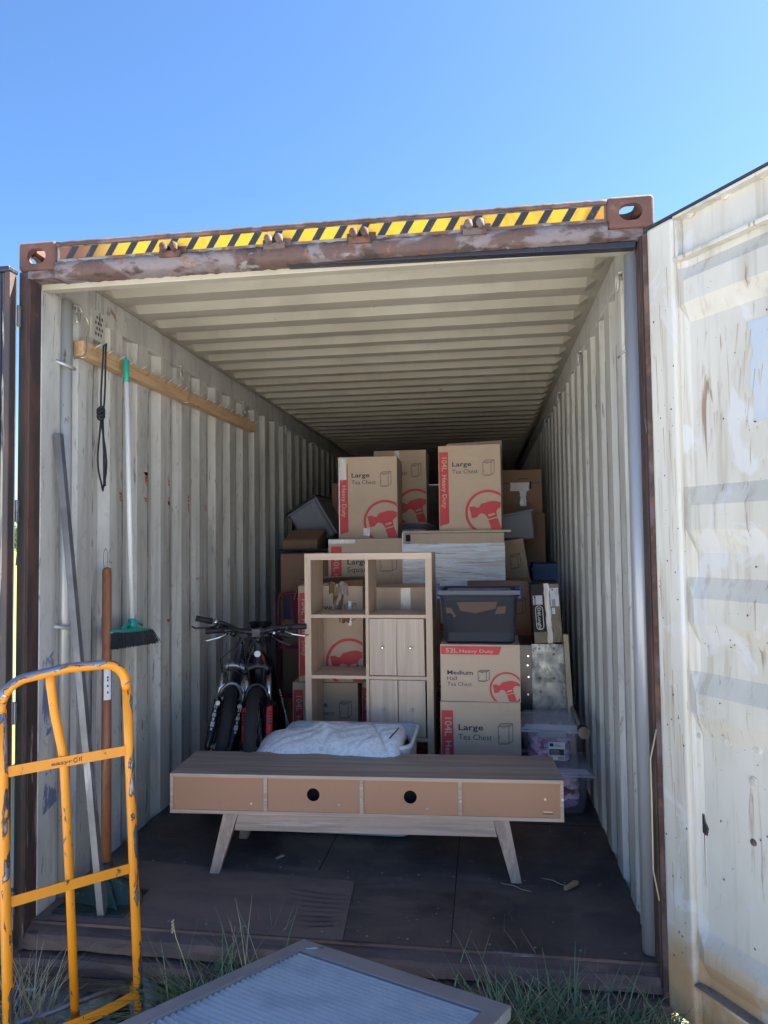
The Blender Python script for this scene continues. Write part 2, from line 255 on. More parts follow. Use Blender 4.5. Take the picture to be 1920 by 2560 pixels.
# ------------------------------------------------------------------ things, parts, meshes
MW = {}
def thing(name, label, cat, loc=(0, 0, 0), rz=0., group=None, mat4=None):
    o = bpy.data.objects.new(name, None); C.objects.link(o); o.empty_display_size = .05
    m = mat4 if mat4 is not None else Matrix.Translation(loc) @ Matrix.Rotation(rz, 4, 'Z')
    o.matrix_world = m; MW[o] = m
    tag(o, label, cat, group); return o
def tag(o, label, cat, group=None, kind=None):
    if label: o['label'] = label
    if cat: o['category'] = cat
    if group: o['group'] = group
    if kind: o['kind'] = kind
    return o
class MB:
    def __init__(s): s.v = []; s.f = []; s.sm = []
    def add(s, v, f, sm=False, m=None):
        n = len(s.v)
        s.v += [tuple(m @ Vector(p)) if m is not None else tuple(p) for p in v]
        s.f += [tuple(i+n for i in q) for q in f]; s.sm += [sm]*len(f); return s
    def box(s, x0, x1, y0, y1, z0, z1, m=None):
        v = [(x, y, z) for z in (z0, z1) for y in (y0, y1) for x in (x0, x1)]
        return s.add(v, [(0, 2, 3, 1), (4, 5, 7, 6), (0, 1, 5, 4), (2, 6, 7, 3), (0, 4, 6, 2), (1, 3, 7, 5)], m=m)
    def hexa(s, b, t):        # bottom 4 pts, top 4 pts (same order, counter-clockwise from above)
        return s.add(list(b)+list(t), [(3, 2, 1, 0), (4, 5, 6, 7), (0, 1, 5, 4), (1, 2, 6, 5), (2, 3, 7, 6), (3, 0, 4, 7)])
    def tube(s, pts, r, n=10, closed=False, cap=True, m=None, flat=1.):
        P = [Vector(p) for p in pts]; k = len(P); rs = r if isinstance(r, (list, tuple)) else [r]*k
        T = []
        for i in range(k):
            a = P[(i-1) % k] if (closed or i) else P[0]; b = P[(i+1) % k] if (closed or i < k-1) else P[-1]
            T.append((b-a).normalized() if (b-a).length > 1e-9 else Vector((0, 0, 1)))
        nrm = T[0].orthogonal().normalized(); vs = []
        for i in range(k):
            if i: nrm = (nrm - T[i]*nrm.dot(T[i])).normalized()
            bn = T[i].cross(nrm)
            for j in range(n):
                a = 2*PI*j/n; vs.append(P[i] + (nrm*math.cos(a)+bn*math.sin(a)*flat)*rs[i])
        f = []
        for i in range(k if closed else k-1):
            for j in range(n):
                a = i*n+j; b = i*n+(j+1) % n; c = ((i+1) % k)*n+(j+1) % n; d = ((i+1) % k)*n+j; f.append((a, b, c, d))
        s.add(vs, f, True, m)
        if cap and not closed:
            base = len(s.v)-len(vs)
            s.f.append(tuple(base+j for j in range(n-1, -1, -1))); s.f.append(tuple(base+(k-1)*n+j for j in range(n))); s.sm += [False, False]
        return s
    def prism(s, poly, f3, d0, d1, sm=False):   # poly in 2D, f3(u, v, d) -> 3D
        n = len(poly)
        v = [f3(p[0], p[1], d0) for p in poly]+[f3(p[0], p[1], d1) for p in poly]
        return s.add(v, [tuple(range(n-1, -1, -1)), tuple(range(n, 2*n))]+[(i, (i+1) % n, n+(i+1) % n, n+i) for i in range(n)], sm)
    def grid(s, fn, nu, nv, sm=True, m=None):
        v = [fn(i/(nu-1), j/(nv-1)) for j in range(nv) for i in range(nu)]
        return s.add(v, [(j*nu+i, j*nu+i+1, (j+1)*nu+i+1, (j+1)*nu+i) for j in range(nv-1) for i in range(nu-1)], sm, m)
    def build(s, name, m, parent=None, world=False, bevel=0, label=None, seg=2, solid=0):
        vs = s.v
        if world and parent is not None:
            inv = MW[parent].inverted(); vs = [inv @ Vector(p) for p in vs]
        me = bpy.data.meshes.new(name); me.from_pydata([tuple(p) for p in vs], [], s.f)
        me.polygons.foreach_set('use_smooth', s.sm); me.materials.append(m)
        me.validate(); me.update()
        o = bpy.data.objects.new(name, me); C.objects.link(o)
        if parent is not None:
            o.parent = parent; MW[o] = MW[parent]
        else: MW[o] = Matrix.Identity(4)
        if solid:
            b = o.modifiers.new('thick', 'SOLIDIFY'); b.thickness = solid; b.offset = 0
        if bevel:
            b = o.modifiers.new('bevel', 'BEVEL'); b.width = bevel; b.segments = seg; b.limit_method = 'ANGLE'; b.angle_limit = R(40)
        if label: o['label'] = label
        return o
def recenter(o, loc):      # a one-mesh thing: origin at its base
    o.data.transform(Matrix.Translation(-Vector(loc))); o.location = loc; return o
_tx = {}
def text_geo(sx, bold=0.):
    if (sx, bold) in _tx: return _tx[(sx, bold)]
    cu = bpy.data.curves.new('t', 'FONT'); cu.body = sx; cu.offset = bold; cu.resolution_u = 2; cu.size = 1
    ob = bpy.data.objects.new('t', cu); C.objects.link(ob)
    dg = bpy.context.evaluated_depsgraph_get(); me = bpy.data.meshes.new_from_object(ob.evaluated_get(dg))
    v = [(p.co.x, p.co.y) for p in me.vertices]; f = [tuple(p.vertices) for p in me.polygons]
    bpy.data.objects.remove(ob); bpy.data.curves.remove(cu); bpy.data.meshes.remove(me)
    x0 = min(p[0] for p in v); x1 = max(p[0] for p in v)
    _tx[(sx, bold)] = ([(a-x0, b) for a, b in v], f, x1-x0); return _tx[(sx, bold)]
def put_text(mb, sx, f3, u0, v0, width, cap, bold=0., rot=0):
    v, f, wd = text_geo(sx, bold); a = width/wd; b = cap/.70
    mb.add([f3(u0+p[0]*a, v0+p[1]*b) if not rot else f3(u0+p[1]*b, v0-p[0]*a) for p in v], f)
def clip(poly, u0, u1, v0, v1):
    def cut(P, ins, isec):
        o = []
        for i in range(len(P)):
            a, b = P[i-1], P[i]
            if ins(b):
                if not ins(a): o.append(isec(a, b))
                o.append(b)
            elif ins(a): o.append(isec(a, b))
        return o
    def ix(c): return lambda a, b: (c, a[1]+(b[1]-a[1])*(c-a[0])/(b[0]-a[0]))
    def iy(c): return lambda a, b: (a[0]+(b[0]-a[0])*(c-a[1])/(b[1]-a[1]), c)
    for ins, isec in ((lambda p: p[0] >= u0, ix(u0)), (lambda p: p[0] <= u1, ix(u1)), (lambda p: p[1] >= v0, iy(v0)), (lambda p: p[1] <= v1, iy(v1))):
        if poly: poly = cut(poly, ins, isec)
    return poly
def line(mb, f3, a, b, t):
    d = Vector((b[0]-a[0], b[1]-a[1])); n = Vector((-d.y, d.x)).normalized()*t/2
    mb.add([f3(a[0]+n.x, a[1]+n.y), f3(b[0]+n.x, b[1]+n.y), f3(b[0]-n.x, b[1]-n.y), f3(a[0]-n.x, a[1]-n.y)], [(0, 1, 2, 3)])

F = .224                                   # height of the container floor
# ------------------------------------------------------------------ ground
mb = MB()
def gz(x, y):
    d = math.hypot(x, y+1)
    return -.12 + .02*noise.noise(Vector((x*1.3, y*1.3, 0))) * min(1, 3/(d+.1)) 
N = 70
def gfn(u, v):
    a = (u-.5)*2; b = (v-.5)*2
    x = (abs(a)**3.2*1500+abs(a)*6)*(1 if a > 0 else -1); y = (abs(b)**3.2*1500+abs(b)*6)*(1 if b > 0 else -1)
    return (x, y, gz(x, y) + (.6*noise.noise(Vector((x*.01, y*.01, 3))) if max(abs(x), abs(y)) > 60 else 0))
mb.grid(gfn, N, N)
tag(mb.build('ground', M['ground']), None, None, kind='structure')
mb = MB()
def dfn(u, v):
    x = -2.2+4.6*u; y = -1.3+2.4*v
    e = min(u, 1-u, v, 1-v)*6
    return (x, y, gz(x, y)+.004-max(0, .5-e)*.06+(.012*noise.noise(Vector((x*9, y*9, 1)))+.02*noise.noise(Vector((x*4, y*4, 5))) if e > .5 else 0))
mb.grid(dfn, 120, 70)
tag(mb.build('soil', M['dirt']), None, None, kind='structure')

# ------------------------------------------------------------------ shipping container
cont = thing('shipping_container', 'old white shipping container with rusty frame and black and yellow stripes along its open end', 'container', (0, 0, 0))
LEN = 12.0; XI, XO = 1.175, 1.211
# side walls
for s in (-1, 1):
    prof = [(XI, .05)]; y = .352 if s < 0 else .40; y0 = y
    prof = [(XI, .07), (XI, .24)]
    prof += [(XO, .27), (XO, y-.03)]
    ridges = []
    while y < LEN-.3:
        prof += [(XI, y), (XI, y+.12), (XO, y+.165), (XO, y+.225)]; ridges.append(y); y += .27
    prof += [(XI, LEN)]
    mb = MB()
    for i in range(len(prof)-1):
        (xa, ya), (xb, yb) = prof[i], prof[i+1]
        mb.add([(s*xa, ya, .16), (s*xb, yb, .16), (s*xb, yb, 2.76), (s*xa, ya, 2.76)], [(0, 1, 2, 3)])
    mb.build('side_wall', M['wall'], cont)
    # sloped tops of the ribs, top rail, scuffed rib edges
    mb = MB()
    for y in ridges[:34]:
        mb.add([(s*XI, y, 2.64), (s*XI, y+.12, 2.64), (s*XO, y+.15, 2.735), (s*XO, y-.03, 2.735)], [(0, 1, 2, 3)])
    mb.box(*sorted((s*(XI-.004), s*(XO+.0))), .18, LEN, 2.735, 2.872); mb.box(*sorted((s*(XI-.004), s*(XO+.0))), .07, .18, 2.735, 2.778)
    mb.build('top_rail', M['wall'], cont, bevel=.006)
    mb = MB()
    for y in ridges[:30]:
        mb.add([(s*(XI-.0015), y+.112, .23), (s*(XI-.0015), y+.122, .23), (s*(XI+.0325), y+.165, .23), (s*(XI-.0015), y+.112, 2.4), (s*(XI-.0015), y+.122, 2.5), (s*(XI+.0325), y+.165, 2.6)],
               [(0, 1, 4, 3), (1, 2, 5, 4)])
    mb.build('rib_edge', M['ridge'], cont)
# roof
mb = MB(); y = .24; prof = [(.182, 2.872)]
while y < LEN-.2:
    prof += [(y, 2.872), (y+.035, 2.838), (y+.10, 2.838), (y+.135, 2.872)]; y += .232
prof += [(LEN, 2.872)]
for i in range(len(prof)-1):
    (ya, za), (yb, zb) = prof[i], prof[i+1]
    X = 1.09
    mb.add([(-X, ya, za), (X, ya, za), (X, yb, zb), (-X, yb, zb)], [(0, 1, 2, 3)])
    for s in (-1, 1):       # rib ends taper up into the flat edge
        zt = 2.872
        mb.add([(s*X, ya, za), (s*X, yb, zb), (s*(X+.05), yb, zt), (s*(X+.05), ya, zt)], [(0, 1, 2, 3)])
        mb.add([(s*(X+.05), ya, zt), (s*(X+.05), yb, zt), (s*1.2, yb, zt), (s*1.2, ya, zt)], [(0, 1, 2, 3)])
mb.build('roof_panel', M['ceiling'], cont)
mb = MB(); mb.box(-1.2, 1.2, .18, LEN, 2.884, 2.89); mb.box(-1.05, 1.05, .07, .18, 2.884, 2.89); mb.box(-1.219, -1.212, .18, LEN, 0, 2.88); mb.box(1.212, 1.219, .18, LEN, 0, 2.88)
mb.build('outer_skin', M['doorpaint'], cont)
mb = MB(); mb.box(-1.2, 1.2, LEN, LEN+.04, .1, 2.86); mb.build('end_wall', M['wall'], cont)
# floor boards
mb = MB(); mb.box(-1.18, 1.18, .052, LEN, F-.03, F-.004); mb.build('floor', M['floor'], cont)
pr_ = on_z(765, 1905, F); pc = on_z(740, 2030, F)
mb = MB(); mb.hexa([(-1.17, .056, F-.003), (pc.x, .056, F-.003), (pr_.x, .50, F-.003), (-1.17, .60, F-.003)], [(-1.17, .056, F+.002), (pc.x, .056, F+.002), (pr_.x, .50, F+.002), (-1.17, .60, F+.002)])
mb.build('floor_patch', M['floor2'], cont)
mb = MB()
for k in range(8):
    p0 = on_z(612+k*4, 1915+k*12, F+.004); p1 = on_z(690, 1932+k*10, F+.004); p2 = on_z(757-k*3, 1934+k*9, F+.004); n = 12; q = []
    for i in range(n+1):
        t = i/n; q.append(p0*(1-t)**2+p1*2*t*(1-t)+p2*t*t)
    for i in range(n):
        w0 = .006*math.sin(PI*i/n)+.0008; w1 = .006*math.sin(PI*(i+1)/n)+.0008
        mb.add([(q[i].x, q[i].y-w0, F+.0035), (q[i+1].x, q[i+1].y-w1, F+.0035), (q[i+1].x, q[i+1].y+w1, F+.0035), (q[i].x, q[i].y+w0, F+.0035)], [(0, 1, 2, 3)])
tag(mb.build('scrape_mark', M['floor'], cont), None, None, kind='stuff')
mb = MB()
for x0, y0, y1 in ((.46, .056, 1.2), (-.15, .6, 2.0)): mb.box(x0-.002, x0+.002, y0, y1, F-.0045, F-.0030)
mb.box(-1.17, 1.17, 1.218, 1.222, F-.0045, F-.0030)
mb.build('board_joint', M['hole'], cont)
random.seed(77); mb = MB()
for i in range(46):
    x = random.uniform(-.35, 1.1); y = random.uniform(.08, 1.15); a = random.gauss(1.57 if i % 3 else 0, .25); L_ = random.uniform(.02, .16); w_ = random.uniform(.0006, .0016); z = F-.0032 if x > pc.x-.02 or y > .62 else F+.003
    dx, dy = math.cos(a)*L_, math.sin(a)*L_; mb.add([(x-w_*math.sin(a), y+w_*math.cos(a), z), (x+w_*math.sin(a), y-w_*math.cos(a), z), (x+dx+w_*.3, y+dy, z), (x+dx-w_*.3, y+dy, z)], [(0, 1, 2, 3)])
tag(mb.build('floor_scratch', M['scratch'], cont), None, None, kind='stuff')
# door sill
mb = MB(); mb.box(-1.19, 1.19, .06, .3, .0, F-.035)
SP = [(.050, F-.010), (.030, F-.018), (.010, F-.026), (.002, F-.040), (-.002, F-.075), (.030, F-.079), (.030, F-.087), (-.016, F-.088), (-.032, F-.092), (-.036, F-.115), (-.032, F-.150), (.030, F-.156), (.030, F-.166), (.0, F-.170), (.0, F-.19), (.004, F-.225), (.05, F-.235)]
def sfn(u, v):
    y, z = SP[round(v*(len(SP)-1))]; x = -1.19+2.38*u
    return (x, y+.007*noise.noise(Vector((x*5, z*20, 3)))+.003*noise.noise(Vector((x*23, z*40, 5))), z+.006*noise.noise(Vector((x*4, y*30, 8)))+.003*noise.noise(Vector((x*19, y*30, 2))))
mb.grid(sfn, 260, len(SP), False)
mb.build('door_sill', M['sill'], cont)
mb = MB(); mb.box(-1.17, 1.17, .044, .054, F-.008, F+.003); mb.build('sill_lip', M['sill'], cont)
mb = MB()
for yb in [.9+i*.6 for i in range(19)]: mb.box(-1.17, 1.17, yb, yb+.06, .03, F-.04)
mb.build('cross_member', M['darkpost'], cont)
# corner posts
for s in (-1, 1):
    mb = MB(); mb.box(*sorted((s*1.178, s*1.219)), .004, .10, .10, 2.78); mb.build('corner_post', M['darkpost'], cont, bevel=.006)
    mb = MB(); mb.box(*sorted((s*1.168, s*1.180)), .002, .075, .14, 2.75); mb.build('post_edge', M['darkrust'], cont, bevel=.003)
    if s > 0: mb = MB(); mb.tube([(s*1.208, -.012, .14), (s*1.208, -.012, 2.76)], .011, 8); mb.build('hinge_pin', M['darkpost'], cont)
    mb = MB(); mb.box(*sorted((s*1.166, s*1.178)), *((.076, .20) if s < 0 else (.155, .30)), F, 2.745); mb.build('liner_strip', M['wall'], cont, bevel=.003)
    py_, pr2 = (.243, .026) if s < 0 else (.115, .032)
    mb = MB(); mb.tube([(s*1.165, py_, F), (s*1.165, py_, 2.74)], pr2, 16)
    mb.build('lashing_bar', M['pipe'] if s < 0 else M['pipe2'], cont)
    for z in ([2.46, 1.35] if s < 0 else [2.40]):
        mb = MB(); mb.tube([(s*1.165, .17, z), (s*1.135, .215, z-.012), (s*1.135, .26, z-.015)], .008 if s < 0 else .005, 8); mb.build('bar_bracket', M['pipe'], cont)
# corner castings (hollow, with oval holes)
def casting(x0, y0, z0, nm='corner_casting'):
    def ob(mbx):
        me = bpy.data.meshes.new('c'); me.from_pydata(mbx.v, [], mbx.f); o = bpy.data.objects.new('c', me); C.objects.link(o)
        bm = bmesh.new(); bm.from_mesh(me); bmesh.ops.recalc_face_normals(bm, faces=bm.faces); bm.to_mesh(me); bm.free(); return o
    W, D, H, t = .162, .178, .118, .026
    b = MB().box(0, W, 0, D, 0, H); base = ob(b)
    bv = base.modifiers.new('b', 'BEVEL'); bv.width = .016; bv.segments = 4; bv.limit_method = 'ANGLE'
    cut = [ob(MB().box(t, W-t, t, D-t, t, H-t))]
    def oval(a, bb, n=24): return [((a-bb)*(1 if math.cos(q) > 0 else -1)+bb*math.cos(q), bb*math.sin(q)) for q in [2*PI*(i+.5)/n for i in range(n)]]
    cut.append(ob(MB().prism([(W/2+p[0], H/2-.002+p[1]) for p in oval(.040, .031)], lambda u, v, d: (u, d, v), -.05, D+.05 if 0 else t+.02)))
    cut.append(ob(MB().prism([(D/2+p[0], H/2+p[1]) for p in oval(.040, .030)], lambda u, v, d: (d, u, v), -.05, W+.05)))
    cut.append(ob(MB().prism([(W/2+p[1], D/2+p[0]) for p in oval(.062, .032)] , lambda u, v, d: (u, v, d), -.0+t/2, H+.05)))
    for k in cut:
        m = base.modifiers.new('x', 'BOOLEAN'); m.operation = 'DIFFERENCE'; m.object = k; m.solver = 'EXACT'
    dg = bpy.context.evaluated_depsgraph_get(); me = bpy.data.meshes.new_from_object(base.evaluated_get(dg))
    for k in cut+[base]: bpy.data.objects.remove(k)
    me.transform(Matrix.Translation((x0, y0, z0))); me.materials.clear(); me.materials.append(M['rustred'])
    o = bpy.data.objects.new(nm, me); C.objects.link(o); o.parent = cont; return o
for x0 in (-1.221, 1.221-.162):
    for y0 in (-.002, LEN-.17): casting(x0, y0, 2.78)
for x0 in (-1.221, 1.06): MB().box(x0, x0+.161, .02, .18, 0, .118).build('bottom_casting', M['rust'], cont, bevel=.01)
# header beam
mb = MB(); mb.box(-1.06, 1.06, .012, .07, 2.80, 2.878); mb.build('header_beam', M['beam'], cont, bevel=.004)
def rag(x): return .006*noise.noise(Vector((x*9, 0, 0)))
mb = MB()
mb.grid(lambda u, v: (-1.058+2.116*u, [.012, -.004, -.010, -.007, .002, .07][round(v*5)]+.3*rag(u*40), [2.812, 2.803, 2.785, 2.757, 2.747, 2.745][round(v*5)]+rag(u*9+v*2)), 160, 6)
mb.box(-1.18, -1.057, .004, .07, 2.748, 2.7785); mb.box(1.057, 1.18, .004, .07, 2.748, 2.7785)
mb.build('header_gutter', M['gutter'], cont)
mb = MB(); mb.grid(lambda u, v: (-1.06+2.12*u, [.004, .004, .07][round(v*2)], [2.872, 2.889+.8*rag(u*12), 2.889][round(v*2)]), 90, 3)
mb.build('beam_top_edge', M['rust'], cont, solid=.003)
mb = MB(); mb.box(-1.166, 1.166, .071, .115, 2.726, 2.778); mb.box(-1.05, 1.05, .072, .181, 2.779, 2.8835); mb.build('header_underside', M['ceiling'], cont, bevel=.003)
mb = MB(); mb.hexa([(-.12, .03, 2.741), (1.16, .03, 2.722), (1.16, .071, 2.722), (-.12, .071, 2.741)], [(-.12, .03, 2.744), (1.16, .03, 2.744), (1.16, .071, 2.744), (-.12, .071, 2.744)])
mb.build('door_seal', M['navy'], cont, bevel=.004)
# hazard stripes
mb = MB(); mb.box(-1.045, 1.05, .0085, .0112, 2.822, 2.868); ys = mb.build('hazard_tape', M['yellow'], cont)
mb = MB(); x = -1.02
i = 0
while x < 1.02:
    wdt = .029
    mb.add([(x, .0070, 2.8215), (x+wdt, .0070, 2.8215), (x+wdt+.028, .0070, 2.8685), (x+.028, .0070, 2.8685)], [(0, 1, 2, 3)]); x += .0835
mb.build('black_stripe', M['black'], cont)
# rusty lock keepers on the header
for a, b in ((372, 555), (597, 540), (780, 527), (1027, 508)):
    p = on_y(a, b, 0); mb = MB()
    mb.box(p.x-.055, p.x+.055, .003, .008, 2.806, 2.836)
    for dx in (-.03, .012):
        mb.tube([(p.x+dx, .004, 2.832), (p.x+dx+.005, -.028, 2.828), (p.x+dx+.012, -.032, 2.806)], [.013, .016, .011], 8)
    mb.box(p.x-.045, p.x+.04, -.022, .004, 2.788, 2.812)
    mb.build('lock_keeper', M['rust'], cont, bevel=.004)
# hinge lugs, left
for z in (2.59, 1.82, 1.04, .32):
    mb = MB(); mb.tube([(-1.236, -.03, z-.045), (-1.236, -.03, z+.045)], .016, 10); mb.box(-1.262, -1.19, -.034, -.018, z-.043, z+.043); mb.build('hinge', M['steel'], cont, bevel=.004)
for z in (2.59, 1.82, 1.04, .32):
    mb = MB(); mb.tube([(1.214, -.03, z-.045), (1.214, -.03, z+.045)], .014, 10); mb.build('hinge', M['rust'], cont)
# lashing rings under the top rails
for s, spots in ((-1, [.313, 1.389, 2.477, 3.6, 4.7]), (1, [.33, 1.5, 2.6, 3.7])):
    for y in spots:
        mb = MB(); c = Vector((s*1.150, y, 2.72))
        mb.tube([c+Vector((s*.02, -.02, .02)), c+Vector((-s*.004, 0, .018)), c+Vector((s*.02, .02, .02))], .007, 8)
        mb.tube([c+Vector((0, .022*math.cos(q), -.018+.034*math.sin(q))) for q in [2*PI*i/16 for i in range(16)]], .0055, 7, closed=True)
        mb.build('lashing_ring', M['pipe'], cont)
# vent with holes
vp = on_x(213, 705, -1.168); mb = MB()
for i in range(3):
    for j in range(4):
        c = (-1.1682, vp.y+(i-1)*.022+(j % 2)*.01, vp.z+(j-1.5)*.026)
        mb.add([(c[0], c[1]+.006*math.cos(q), c[2]+.009*math.sin(q)) for q in [2*PI*k/10 for k in range(10)]], [tuple(range(10))])
mb.build('vent_hole', M['hole'], cont)
mb = MB(); mb.box(-1.20, -1.1695, vp.y-.06, vp.y+.06, vp.z-.07, vp.z+.07); mb.build('vent_plate', M['wall'], cont, bevel=.003)
# red smears and scuffs on the ribs
for a, b, w_, h_ in ((316, 1035, .05, .09), (368, 1040, .05, .07), (267, 1075, .03, .05), (322, 1082, .07, .03), (372, 1088, .05, .03), (367, 1085, .04, .05), (412, 1090, .03, .12), (447, 1099, .05, .05), (378, 1337, .07, .02), (314, 1024, .06, .02)):
    p = on_x(a, b, -XI+.001); mb = MB()
    k = round((p.y-.352-.06)/.27); yc = .352+.27*k+.06
    yy = min(max(p.y, yc-.04), yc+.04)
    mb.add([(-XI+.0013, yy-w_/2*.8, p.z+h_/2), (-XI+.0013, yy+w_/2*.8, p.z+h_/2*.9), (-XI+.0013, min(yy+w_/2, yc+.058), p.z-h_/2), (-XI+.0013, yy-w_/5, p.z-h_/2*.6)], [(0, 1, 2, 3)])
    mb.build('red_smear', M['redsmear'], cont)
for a, b, y0, y1, z0, z1 in ((95, 1560, .09, .19, .9, 1.25), (95, 1700, .10, .2, .6, .8)):
    mb = MB(); mb.add([(-1.1645, y0, z0), (-1.1645, y1, z0+.03), (-1.1645, y1-.02, z1), (-1.1645, y0+.02, z1-.04)], [(0, 1, 2, 3)]); mb.build('blue_scuff', M['scuff'], cont)
# pencil doodle on the wall: a small circle and a few strokes
mb = MB(); p = on_x(228, 1208, -XI+.0015)
def fw3(u, v): return (-XI+.0016, p.y+u, p.z+v)
q = [(.02*math.cos(2*PI*i/18), .05*math.sin(2*PI*i/18)) for i in range(19)]
for i in range(18): line(mb, fw3, q[i], q[i+1], .003)
for a, b in (((.03, .03), (.05, .05)), ((.03, -.01), (.06, -.02)), ((.03, -.07), (.06, -.04)), ((-.01, -.13), (.02, -.10))): line(mb, fw3, a, b, .003)
mb.build('pencil_doodle', M['ink'], cont)
# stickers on the right wall
mb = MB(); mb.box(1.1632, 1.1655, .175, .235, 1.60, 1.69)
mb.build('barcode_sticker', M['paper'], cont)
mb = MB()
for k in range(9): mb.add([(1.1629, .180, 1.605+k*.009), (1.1629, .205+.012*(k % 2), 1.605+k*.009), (1.1629, .205+.012*(k % 2), 1.6085+k*.009), (1.1629, .180, 1.6085+k*.009)], [(0, 1, 2, 3)])
mb.build('barcode', M['ink'], cont)
mb = MB(); mb.box(1.1625, 1.166, .22, .245, 1.88, 2.36); mb.build('white_strip', M['paper'], cont)

# ------------------------------------------------------------------ doors (parts of the container)
HN = Vector((1.181, -.030, 0)); DA = R(-57); DU = Vector((math.cos(DA), math.sin(DA), 0)); DN = Vector((-math.sin(-DA)*1, 0, 0))
DN = Vector((DU.y, -DU.x, 0))               # inner-face normal, towards the opening
def dp(s_, n_, z): q = HN + DU*s_ + DN*n_; return (q.x, q.y, z)
def dbox(mb, s0, s1, n0, n1, z0, z1):
    return mb.hexa([dp(s0, n0, z0), dp(s1, n0, z0), dp(s1, n1, z0), dp(s0, n1, z0)], [dp(s0, n0, z1), dp(s1, n0, z1), dp(s1, n1, z1), dp(s0, n1, z1)])
ZB, ZT, DW, SW = .125, 2.765, 1.16, .115
mb = MB(); dbox(mb, 0, DW, -.052, -.046, ZB+.02, ZT-.01)
rd = mb.build('door', M['doorpaint'], cont, label='right-hand door leaf swung wide open showing its white corrugated inner face')
DP = [(2.612, -.034), (2.590, -.030), (2.575, -.030), (2.525, -.004), (2.45, -.004), (2.388, -.030), (1.85, -.030), (1.787, -.004), (1.709, -.004), (1.634, -.030), (1.556, -.030), (1.49, -.004),
      (1.411, -.004), (1.341, -.030), (1.253, -.030), (1.187, -.004), (1.122, -.004), (1.051, -.030), (.438, -.030), (.395, -.004), (.35, -.004), (.297, -.030), (.262, -.030)]
mb = MB(); S0 = SW+.035
nu = 40
for i in range(len(DP)-1):
    (za, na), (zb, nb) = DP[i], DP[i+1]
    for k in range(nu):
        a = S0+(DW-SW-S0)*k/nu; b = S0+(DW-SW-S0)*(k+1)/nu
        def wob(s_, z, n): return n + .0014*noise.noise(Vector((s_*6, z*6, 0)))
        mb.add([dp(a, wob(a, za, na), za), dp(b, wob(b, za, na), za), dp(b, wob(b, zb, nb), zb), dp(a, wob(a, zb, nb), zb)], [(0, 1, 2, 3)])
    # tapered closure between stile and ribs
    for side, e0, e1 in ((0, SW, S0), (1, DW-SW-.035+.035, DW-SW)):
        if side == 0: mb.add([dp(SW, -.020, za), dp(S0, na, za), dp(S0, nb, zb), dp(SW, -.020, zb)], [(0, 1, 2, 3)])
pnl = mb.build('door_panel', M['doorpaint'], rd)
mb = MB(); dbox(mb, 0, SW, -.05, 0, ZB, ZT-.012); mb.build('stile', M['doorpaint'], rd, bevel=.012, seg=3)
mb = MB(); dbox(mb, DW-SW, DW, -.05, 0, ZB, ZT-.012); mb.build('stile', M['doorpaint'], rd, bevel=.012, seg=3)
mb = MB(); dbox(mb, SW, DW-SW, -.045, -.034, 2.61, 2.755); dbox(mb, SW, DW-SW, -.034, .0, 2.598, 2.612)
dbox(mb, SW, DW-SW, -.045, .0, 2.742, 2.752); dbox(mb, SW, SW+.012, -.034, -.008, 2.612, 2.742); mb.build('top_channel', M['doorpaint'], rd, bevel=.003)
mb = MB(); dbox(mb, .01, DW, -.052, .004, ZT-.0125, ZT-.004); mb.build('top_seal', M['navy'], rd, bevel=.003)
mb = MB(); dbox(mb, SW, DW-SW, -.045, -.03, ZB, .262); dbox(mb, SW, DW-SW, -.03, .002, .250, .262); mb.build('bottom_rail', M['doorpaint'], rd, bevel=.003)
mb = MB(); dbox(mb, SW+.001, DW-SW, -.031, .0045, .2625, .2665); mb.build('rail_ledge', M['steel'], rd)
mb = MB(); dbox(mb, -.022, .002, -.046, -.004, ZB, ZT-.02); mb.build('hinge_seal', M['rust'], rd, bevel=.003)
def dpix(a, b, n_=-.028):
    base = HN + DN*n_; q = on_plane(a, b, base, DN); return (q-base).dot(DU), q.z
def rivet(a, b, nm='rivet', r=.010, n_=-.0292, m=None, t=.005):
    s_, z = dpix(a, b, n_)
    mb = MB(); n = 12
    prof = [(r*1.5, 0), (r*1.4, t*.5), (r, t*.6), (r*.9, t), (0.0001, t)]
    for j in range(len(prof)-1):
        (ra, na), (rb, nb) = prof[j], prof[j+1]
        for i in range(n):
            p0, p1 = 2*PI*i/n, 2*PI*(i+1)/n
            mb.add([dp(s_+ra*math.cos(p0), n_+na, z+ra*math.sin(p0)), dp(s_+ra*math.cos(p1), n_+na, z+ra*math.sin(p1)), dp(s_+rb*math.cos(p1), n_+nb, z+rb*math.sin(p1)), dp(s_+rb*math.cos(p0), n_+nb, z+rb*math.sin(p0))], [(0, 1, 2, 3)])
    mb.build(nm, m or M['doorpaint'], rd)
for a, b in ((1508, 1588), (1573, 1603), (1638, 1619), (1508, 1651), (1628, 1688)): rivet(a, b)
rivet(1628, 1820, m=M['rust'], r=.007)
for a, b in ((1570, 418), (1493, 459), (1650, 372)): rivet(a, b, 'bolt_head', .014, -.034, M['doorpaint'], .018)
s_, z = dpix(1515, 1777); mb = MB()
poly = [(-.012, -.028), (.016, -.026), (.020, -.008), (.012, .006), (.010, .022), (.002, .032), (-.007, .026), (-.006, .008), (-.016, -.006)]
mb.prism([(s_+p[0]*1.1, z+p[1]*1.1) for p in poly], lambda u, v, d: dp(u, d, v), -.0305, -.0268); mb.build('rust_hole', M['hole'], rd)
mb = MB(); mb.prism([(s_+p[0]*1.35, z+p[1]*1.3) for p in poly], lambda u, v, d: dp(u, d, v), -.0305, -.0278); mb.build('hole_rim', M['rust'], rd)
